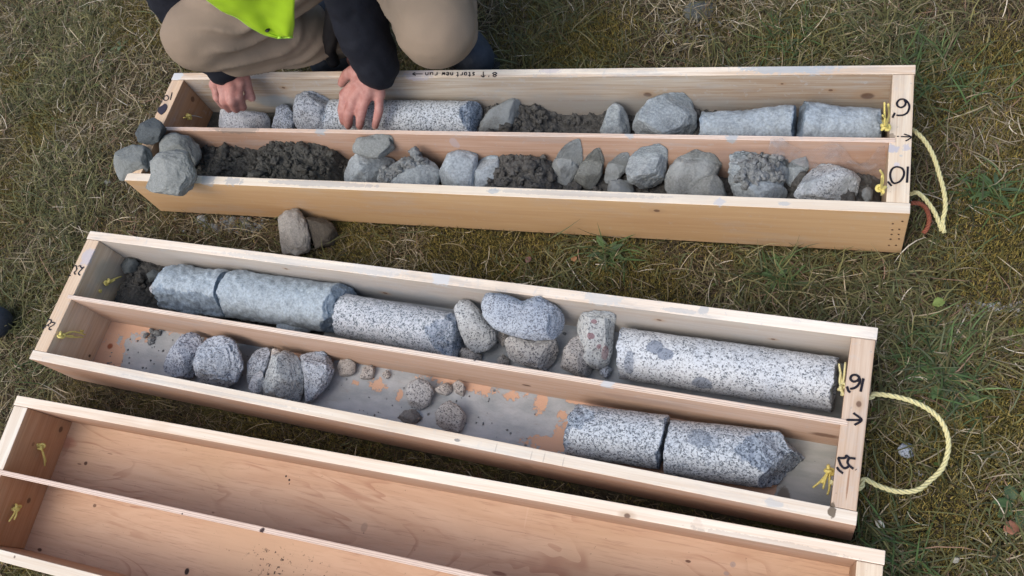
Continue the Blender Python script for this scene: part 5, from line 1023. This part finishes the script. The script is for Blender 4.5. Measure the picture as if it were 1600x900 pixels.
def weed(px, py, n, ln, wd, label, seed, cols):
    rs = np.random.default_rng(seed); c = gat(px, py, .002); e = empty('weed', tuple(c)); tag(e, label, 'weed', 'broad-leaved weeds in the grass')
    for k in range(n): leaf('leaf', c + np.array((rs.normal(0, .003), rs.normal(0, .003), .002)), ln * rs.uniform(.6, 1.1), wd * rs.uniform(.7, 1.1), 2 * math.pi * k / n + rs.uniform(-.3, .3), rs.uniform(.25, .8), cols[rs.integers(len(cols))], None, e, rs.uniform(.2, .5), k)
GR = [(.07, .12, .045), (.09, .15, .055), (.06, .10, .05)]
weed(948, 398, 11, .038, .006, 'rosette weed between the back and middle boxes', 1, GR)
weed(1462, 590, 10, .040, .0065, 'bright green weed above the rope loop', 2, GR)
weed(1495, 610, 7, .030, .006, 'smaller green weed right of the rope loop', 3, GR)
weed(1215, 438, 8, .030, .004, 'narrow-leaved weed below the right part of the back box', 4, GR)
weed(1588, 790, 6, .035, .009, 'broad green weed at the lower right edge', 5, GR)
weed(1590, 525, 4, .022, .009, 'light green weed at the right edge', 6, [(.12, .16, .04)])
weed(1555, 300, 9, .045, .004, 'spiky green weed right of the back box', 7, GR)
weed(190, 75, 6, .03, .005, 'pale green weed left of the knee', 8, [(.12, .17, .09)])
leaf('fallen_leaf', gat(1565, 828, .012), .024, .010, .4, .2, (.28, .13, .08), 'reddish brown fallen leaf at the lower right')
leaf('fallen_leaf', gat(1366, 812, .012), .018, .005, -.6, .2, (.62, .60, .50), 'pale cream leaf beside the corner of the middle box')
leaf('fallen_leaf', gat(1484, 878, .012), .014, .004, .5, .2, (.48, .46, .36), 'pale leaf near the bottom edge')
leaf('fallen_leaf', gat(822, 412, .012), .016, .006, 1.2, .3, (.17, .09, .08), 'dark reddish leaf in the moss above the middle box')
leaf('fallen_leaf', gat(1455, 478, .015), .022, .008, .5, .5, (.16, .22, .06), 'yellow-green leaf lying right of the middle box')
leaf('fallen_leaf', gat(898, 410, .012), .013, .006, 1.9, .3, (.32, .17, .08), 'orange-brown leaf at the rosette weed')
v, f = rope([at(1424, 317, .03), at(1436, 318, .03), at(1447, 326, .022), at(1452, 342, .015), at(1449, 356, .010), at(1443, 364, .006)], .0035, 60, 60)
tag(mesh_obj('red_cord', v, f, plain('red_cord', (.30, .10, .06), .7, .2, 300)), 'short brick-red cord by the right front corner of the back box', 'cord')

# ---------------------------------------------------------------- the person
def capsule(p, q, r0, r1, seg=20, rings=6, flat=None):
    p, q = np.asarray(p, float), np.asarray(q, float); d = q - p; l = np.linalg.norm(d); d = d / (l + 1e-9)
    up = np.array((0, 0, 1.)) if abs(d[2]) < .9 else np.array((1., 0, 0)); N = np.cross(d, up); N /= np.linalg.norm(N); B = np.cross(N, d)
    prof = [(-r0 * math.cos(t), r0 * math.sin(t)) for t in np.linspace(0.08, math.pi / 2, rings)] + [(l * k / 6, r0 + (r1 - r0) * k / 6) for k in range(1, 6)] + [(l + r1 * math.sin(t), r1 * math.cos(t)) for t in np.linspace(0, math.pi / 2 - .08, rings)]
    a = np.arange(seg) * 2 * math.pi / seg; V = []
    for x, r in prof: V.append(p + d * x + r * (np.cos(a)[:, None] * N + np.sin(a)[:, None] * B))
    n = len(prof); V = np.concatenate(V); Fc = [(k * seg + j, k * seg + (j + 1) % seg, (k + 1) * seg + (j + 1) % seg, (k + 1) * seg + j) for k in range(n - 1) for j in range(seg)]
    Fc += [tuple(range(seg))[::-1], tuple((n - 1) * seg + j for j in range(seg))]
    return V, Fc
def ellipsoid(c, r, R=np.eye(3)):
    D, Fc = ICO[4]; return (D * np.asarray(r)) @ R.T + np.asarray(c), Fc
def chain(pts): return [capsule(pts[i][0], pts[i + 1][0], pts[i][1], pts[i + 1][1]) for i in range(len(pts) - 1)]
def skin_union(name, parts, mat, voxel, smooth_it, parent=None, disp=None):
    v, f = merge(parts); tmp = mesh_obj(name + '_tmp', v, f)
    r = tmp.modifiers.new('r', 'REMESH'); r.mode = 'VOXEL'; r.voxel_size = voxel; r.use_smooth_shade = True
    s = tmp.modifiers.new('s', 'SMOOTH'); s.factor = .5; s.iterations = smooth_it
    dg = bpy.context.evaluated_depsgraph_get(); ev = tmp.evaluated_get(dg); me = bpy.data.meshes.new_from_object(ev)
    bpy.data.objects.remove(tmp); me.name = name
    if disp:
        co = np.zeros(len(me.vertices) * 3, np.float32); me.vertices.foreach_get('co', co); co = co.reshape(-1, 3).astype(float)
        no = np.zeros(len(me.vertices) * 3, np.float32); me.vertices.foreach_get('normal', no); no = no.reshape(-1, 3)
        co = co + no * disp(co)[:, None]; me.vertices.foreach_set('co', co.astype(np.float32).ravel()); me.update()
    me.polygons.foreach_set('use_smooth', np.ones(len(me.polygons), bool)); me.materials.clear(); me.materials.append(mat)
    o = bpy.data.objects.new(name, me); COL.objects.link(o)
    if parent: o.parent = parent
    return o
A_ = np.array
kneeA = at(309, 58, .32); ankA = at(548, 52, .10); hipA = A_((.62, .98, .36))
kneeB = at(680, 40, .30); ankB = at(690, 42, .12); hipB = at(618, -215, .38)
wrB = at(584, 112, .165); elB = at(518, -120, .44); shB = A_((.88, .92, .84))
wrA = at(350, 104, .185); elA = at(262, -30, .36); shA = A_((.50, .98, .84))
pel = A_((.73, 1.02, .36)); chest = A_((.69, .90, .70)); neck = A_((.67, .82, .97)); head = A_((.65, .74, 1.10))
skin = NT('skin'); cskin = skin.mix(skin.smooth(skin.noise(60, 4, .6), .3, .7), (.37, .17, .145), (.49, .27, .235)); cskin = skin.mix(skin.math('MULTIPLY', skin.smooth(skin.noise(25, 3), .45, .7), .5), cskin, (.44, .19, .15))
skin.bump(skin.math('ADD', skin.noise(500, 4, .7), skin.voro(700)), .35, .0008); skin.b.inputs['Subsurface Weight'].default_value = .08; skin.b.inputs['Subsurface Radius'].default_value = (.01, .004, .002)
SKIN = skin.out(cskin, .5)
def fingers(kn, mid, tip, r): return chain([(kn, r * 1.12), ((kn * .45 + mid * .55), r * .98), (mid, r * 1.04), ((mid + tip) / 2, r * .93), (tip, r * .82)])
body = []
# left hand of the person (right in the photo): back of the hand up, thumb to the left of the photo
kB = [at(539, 148, .130), at(554, 152, .134), at(572, 153, .132), at(593, 147, .126)]
mB = [at(535, 172, .112), at(545, 176, .115), at(564, 177, .114), at(592, 173, .111)]
tB = [at(537, 190, .088), at(544, 196, .088), at(562, 197, .088), at(586, 197, .087)]
for k in range(4):
    body += fingers(kB[k], mB[k], tB[k], [.0102, .0106, .0101, .0092][k]); body += chain([(wrB + (kB[k] - wrB) * .12, .0165), (wrB + (kB[k] - wrB) * .6, .0145), (kB[k], .0125)])
body += chain([((wrB + kB[0]) / 2, .012), ((kB[0] + kB[1]) / 2, .011)])
tb0, tb1, tb2 = at(553, 112, .155), at(541, 118, .138), at(534, 130, .122)
body += chain([(wrB, .017), (tb0, .0145), (tb1, .0115), (tb2, .0092)])
# right hand (left in the photo): bent over the granite piece, thumb to the right
kA = [at(374, 128, .160), at(362, 136, .163), at(349, 138, .160), at(336, 133, .152)]
mA = [at(372, 150, .146), at(362, 157, .148), at(350, 158, .144), at(339, 152, .136)]
tA = [at(380, 168, .104), at(369, 171, .104), at(358, 171, .103), at(349, 166, .103)]
for k in range(4):
    body += fingers(kA[k], mA[k], tA[k], [.0102, .0106, .0101, .0092][k]); body += chain([(wrA + (kA[k] - wrA) * .1, .017), (wrA + (kA[k] - wrA) * .6, .0150), (kA[k], .0130)])
ta0, ta1, ta2, ta3 = at(372, 112, .17), at(382, 122, .155), at(387, 138, .135), at(393, 153, .117)
body += chain([(wrA, .017), (ta0, .0145), (ta1, .0125), (ta2, .0108), (ta3, .0092)])
for w, e_, s_ in ((wrB, elB, shB), (wrA, elA, shA)):
    body += chain([(w, .0245), (w + (e_ - w) * .25, .030), (w + (e_ - w) * .7, .041), (e_, .038), ((e_ + s_) / 2, .045), (s_, .052)])
for h, k_, a_ in ((hipA, kneeA, ankA), (hipB, kneeB, ankB)):
    body += chain([(h, .078), ((h + k_) / 2, .066), (k_, .052), (k_ + (a_ - k_) * .35, .050), (a_, .034)]); 
toeA, toeB = at(512, 95, .035), at(742, 92, .035)
for a_, t_ in ((ankA, toeA), (ankB, toeB)): body += chain([(a_, .032), (A_((a_[0], a_[1], .045)), .03), (t_ * .8 + a_ * .2 * A_((1, 1, .35)), .026)])
body += [ellipsoid(pel, (.15, .12, .13)), ellipsoid((pel + chest) / 2, (.135, .11, .2)), ellipsoid(chest, (.16, .12, .19))] + chain([(shA, .06), (chest + (0, .02, .15), .07), (shB, .06)]) + chain([(chest + (0, 0, .16), .06), (neck, .052), (head - (0, 0, .06), .055)])
hr = rotm(-.45, 0, .1)
fwd = A_((.0, -1, -.45)); fwd /= np.linalg.norm(fwd); upv = A_((.0, -.42, .9)); upv /= np.linalg.norm(upv); rt = np.cross(fwd, upv)
body += [ellipsoid(head, (.077, .095, .112), hr), ellipsoid(head + fwd * .03 - upv * .06, (.058, .06, .06), hr)]
body += chain([(head + fwd * .088 + upv * .012, .009), (head + fwd * .108 - upv * .022, .015)]) + [ellipsoid(head + rt * s * .077, (.010, .020, .032), hr) for s in (-1, 1)]
body += chain([(head + fwd * .086 - upv * .056 - rt * .02, .007), (head + fwd * .092 - upv * .056, .009), (head + fwd * .086 - upv * .056 + rt * .02, .007)])
person = skin_union('person', body, SKIN, .0032, 5)
tag(person, 'person in khaki trousers and yellow-green vest crouching behind the back box', 'person')
NAIL = plain('fingernail', (.55, .36, .30), .3)
def nail(tip, mid, r):
    d = tip - mid; d /= np.linalg.norm(d); v_ = CP - tip; v_ /= np.linalg.norm(v_); n_ = v_ - d * v_.dot(d); n_ /= np.linalg.norm(n_); s = np.cross(d, n_)
    R = np.stack([s, d, n_], 1); V, Fc = ellipsoid(tip + n_ * r * .58 + d * .001, (r * .62, r * .8, r * .30), R); mesh_obj('fingernail', V, Fc, NAIL, person)
for t_, m_, r in list(zip(tB, mB, [.0076, .008, .0076, .0068])): nail(t_, m_, r)
nail(tb2, tb1, .0078); nail(ta3, ta2, .0078)
for s in (-1, 1):
    V, Fc = ellipsoid(head + fwd * .080 + rt * s * .031 + upv * .008, (.013,) * 3); mesh_obj('eye', V, Fc, plain('eye_white', (.7, .7, .68), .3), person)
V, Fc = ellipsoid(head + upv * .022 - fwd * .012, (.083, .098, .108), hr); hv = fbm(V * 60, 3); V = V + (V - head) * (hv * .03)[:, None]; mesh_obj('hair', V, Fc, plain('brown_hair', (.06, .045, .035), .7, .3, 300, .5), person)
# clothes
TR = NT('khaki_trousers'); w1 = TR.noise(9, 4, .5); ctr = TR.mix(w1, (.225, .172, .125), (.30, .24, .18)); TR.bump(TR.math('ADD', TR.noise(700, 2), TR.math('MULTIPLY', TR.noise(30, 4, .6), 2)), .3, .0015); TRM = TR.out(ctr, .85)
def wr_tr(co):
    r = .0035 * fbm(co * 9, 3)
    # stretched folds radiating from the back of each knee
    for kn, an, hp in ((kneeA, ankA, hipA), (kneeB, ankB, hipB)):
        rel = co - kn; d = np.linalg.norm(rel, axis=1); ax = (an - kn) / np.linalg.norm(an - kn); ax2 = (hp - kn) / np.linalg.norm(hp - kn)
        mid = ax + ax2; mid /= np.linalg.norm(mid); t = rel @ mid; side = np.abs(rel @ (ax - ax2))
        w_ = np.clip((t - .0) / .05, 0, 1) * np.exp(-(d / .22) ** 2); ang = np.arctan2(rel @ ax2, rel @ ax)
        nn_ = (ax - ax2) / np.linalg.norm(ax - ax2); u_ = rel @ nn_; q_ = 1 - np.abs(np.sin(u_ * 62 + 1.6 * fbm(co * 7, 2) + t * 10)); r = r + np.clip((t + .02) / .06, 0, 1) * np.exp(-(d / .30) ** 2) * (.019 * q_ ** 1.7 - .005)
    return r + .0012 * fbm(co * 30, 2)
tp = []
for h, k_, a_, s in ((hipA, kneeA, ankA, 1.0), (hipB, kneeB, ankB, 1.06)):
    tp += chain([(h, .098), ((h + k_) / 2, .087), (k_ + (h - k_) * .18, .074 * s), (k_, .0665 * s), (k_ + (a_ - k_) * .25, .068), (k_ + (a_ - k_) * .6, .064), (a_ + (k_ - a_) * .1, .052)])
tp += [ellipsoid(pel, (.175, .145, .15))]
trousers = skin_union('trousers', tp, TRM, .0055, 9, person, wr_tr); sm_ = trousers.modifiers.new('s', 'SMOOTH'); sm_.iterations = 5; sm_.factor = .5
NAVY = plain('navy_jacket', (.007, .009, .016), .8, .4, 60, .3)
jp = []
for w, e_, s_ in ((wrB, elB, shB), (wrA, elA, shA)):
    cu = w + (e_ - w) * .04 + (A_((.010, 0, 0)) if w is wrB else 0); jp += chain([(cu, .044), (w + (e_ - w) * .3, .050), (w + (e_ - w) * .7, .056), (e_, .058), ((e_ + s_) / 2, .066), (s_, .075)])
jp += [ellipsoid((pel + chest) / 2 + (0, 0, .03), (.160, .138, .23)), ellipsoid(chest, (.178, .142, .205))] + chain([(shA, .075), (chest + (0, .02, .15), .088), (shB, .075)]) + chain([(chest + (0, 0, .17), .075), (neck - (0, 0, .02), .066)])
jacket = skin_union('jacket', jp, NAVY, .0065, 4, person, lambda co: .004 * fbm(co * 12, 3) + .003 * fbm(co * 35, 2))
VM = plain('hi_vis_yellow', (.34, .56, .02), .55, .10, 30, .1)
vp = [ellipsoid((pel + chest) / 2 + (0, 0, .05), (.178, .158, .23)), ellipsoid(chest, (.172, .165, .215))]
vv = chain([(shA + (chest - shA) * .4, .085), (shB + (chest - shB) * .4, .085)]) + vp
vest = skin_union('safety_vest', vv, VM, .008, 4, person, lambda co: .004 * fbm(co * 10, 3))
# hanging front corner of the vest
ly = np.array([-150, -80, -25, 0, 15, 25, 42, 52, 56, 58]); lx = np.array([200, 240, 296, 322, 343, 368, 393, 409, 420, 434]); nr, ncx = 46, 34; V = []
for i in range(nr):
    py = -150 + 208 * (i / (nr - 1)) ** .8; xl = np.interp(py, ly, lx); xr = np.interp(py, [-150, 0, 40, 58], [462, 461, 459, 456])
    for j in range(ncx):
        t = j / (ncx - 1); px = xl + (xr - xl) * t; z = .425 + (58 - py) * .0016 + .010 * math.sin(t * 7 + py * .03) + .018 * t * (1 - t) * 4
        V.append(at(px, py, z))
V = A_(V); V[:, 1] += .003 * fbm(V * 25, 2)
Fc = [(i * ncx + j, i * ncx + j + 1, (i + 1) * ncx + j + 1, (i + 1) * ncx + j) for i in range(nr - 1) for j in range(ncx - 1)]
flap = mesh_obj('vest_flap', V, Fc, VM, vest); md = flap.modifiers.new('s', 'SOLIDIFY'); md.thickness = .0016
edge = V.reshape(nr, ncx, 3); path = np.vstack([edge[:, 0], edge[-1, 1:]]); v, f = tube(path, .0022, 8); mesh_obj('edge_binding', v, f, plain('vest_binding', (.40, .72, .08), .6), flap)
sc_ = at(423, 44, .462); v, f = ellipsoid(edge[int(nr * .93), int(ncx * .30)] + (CP - edge[int(nr * .93), 10]) * .003, (.0042, .0042, .0022), np.eye(3)); mesh_obj('snap_button', v, f, plain('black_snap', (.01, .01, .01), .4), flap)
BOOT = plain('dark_boot', (.035, .045, .062), .6, .4, 60, .3); SOLE = plain('boot_sole', (.02, .02, .02), .8, .3, 80)
for a_, t_ in ((ankA, toeA), (ankB, toeB)):
    heel = A_((a_[0], a_[1] + .03, .045)); dd = t_ - heel; dd[2] = 0; dd /= np.linalg.norm(dd)
    bo = skin_union('boot', chain([(a_ + (0, 0, .05), .052), (heel, .044), ((heel + t_) / 2, .044), (t_, .042)]), BOOT, .005, 4, person, lambda co: .0012 * fbm(co * 60, 3))
    co = np.array([v.co[:] for v in bo.data.vertices]); 
    co[:, 2] = np.maximum(co[:, 2], .012); bo.data.vertices.foreach_set('co', co.astype(np.float32).ravel())
    v, f = merge([capsule(heel * A_((1, 1, 0)) + (0, 0, .008), t_ * A_((1, 1, 0)) + (0, 0, .008), .048, .045)]); v[:, 2] = .004 + (v[:, 2] - .008) * .2; mesh_obj('sole', v, f, SOLE, bo)
# black strap with a few pale specks hanging beside the sleeve
v, f = merge([tube(spline([at(528, -40, .30), at(524, 10, .26), at(518, 50, .20), at(514, 78, .14), at(522, 98, .10)], 30), np.linspace(.020, .013, 30), 10)])
mesh_obj('hanging_strap', v, f, plain('black_strap', (.010, .010, .012), .5, .5, 90), person)
# toe of a dark boot at the left edge
e = empty('boot', tuple(at(-12, 500, .0))); tag(e, 'dark boot toe entering at the left edge', 'boot')
c0 = at(-8, 503, .04); c1 = at(-55, 500, .04); o = skin_union('upper', chain([(c0, .036), (c1, .04), (c1 + (-.05, .0, .06), .045)]), BOOT, .005, 4)
co = np.array([v.co[:] for v in o.data.vertices]) - np.array(e.location); o.data.vertices.foreach_set('co', co.astype(np.float32).ravel()); o.data.update(); o.parent = e
v, f = capsule(c0 * A_((1, 1, 0)), c1 * A_((1, 1, 0)), .038, .042); v[:, 2] = .003 + v[:, 2] * .2; mesh_obj('sole', v - np.array(e.location), f, SOLE, e)
print('elbow/upper lengths', np.linalg.norm(wrB - elB), np.linalg.norm(elB - shB), np.linalg.norm(wrA - elA), np.linalg.norm(elA - shA), 'thigh', np.linalg.norm(hipA - kneeA), np.linalg.norm(hipB - kneeB), 'shin', np.linalg.norm(kneeA - ankA), np.linalg.norm(kneeB - ankB))
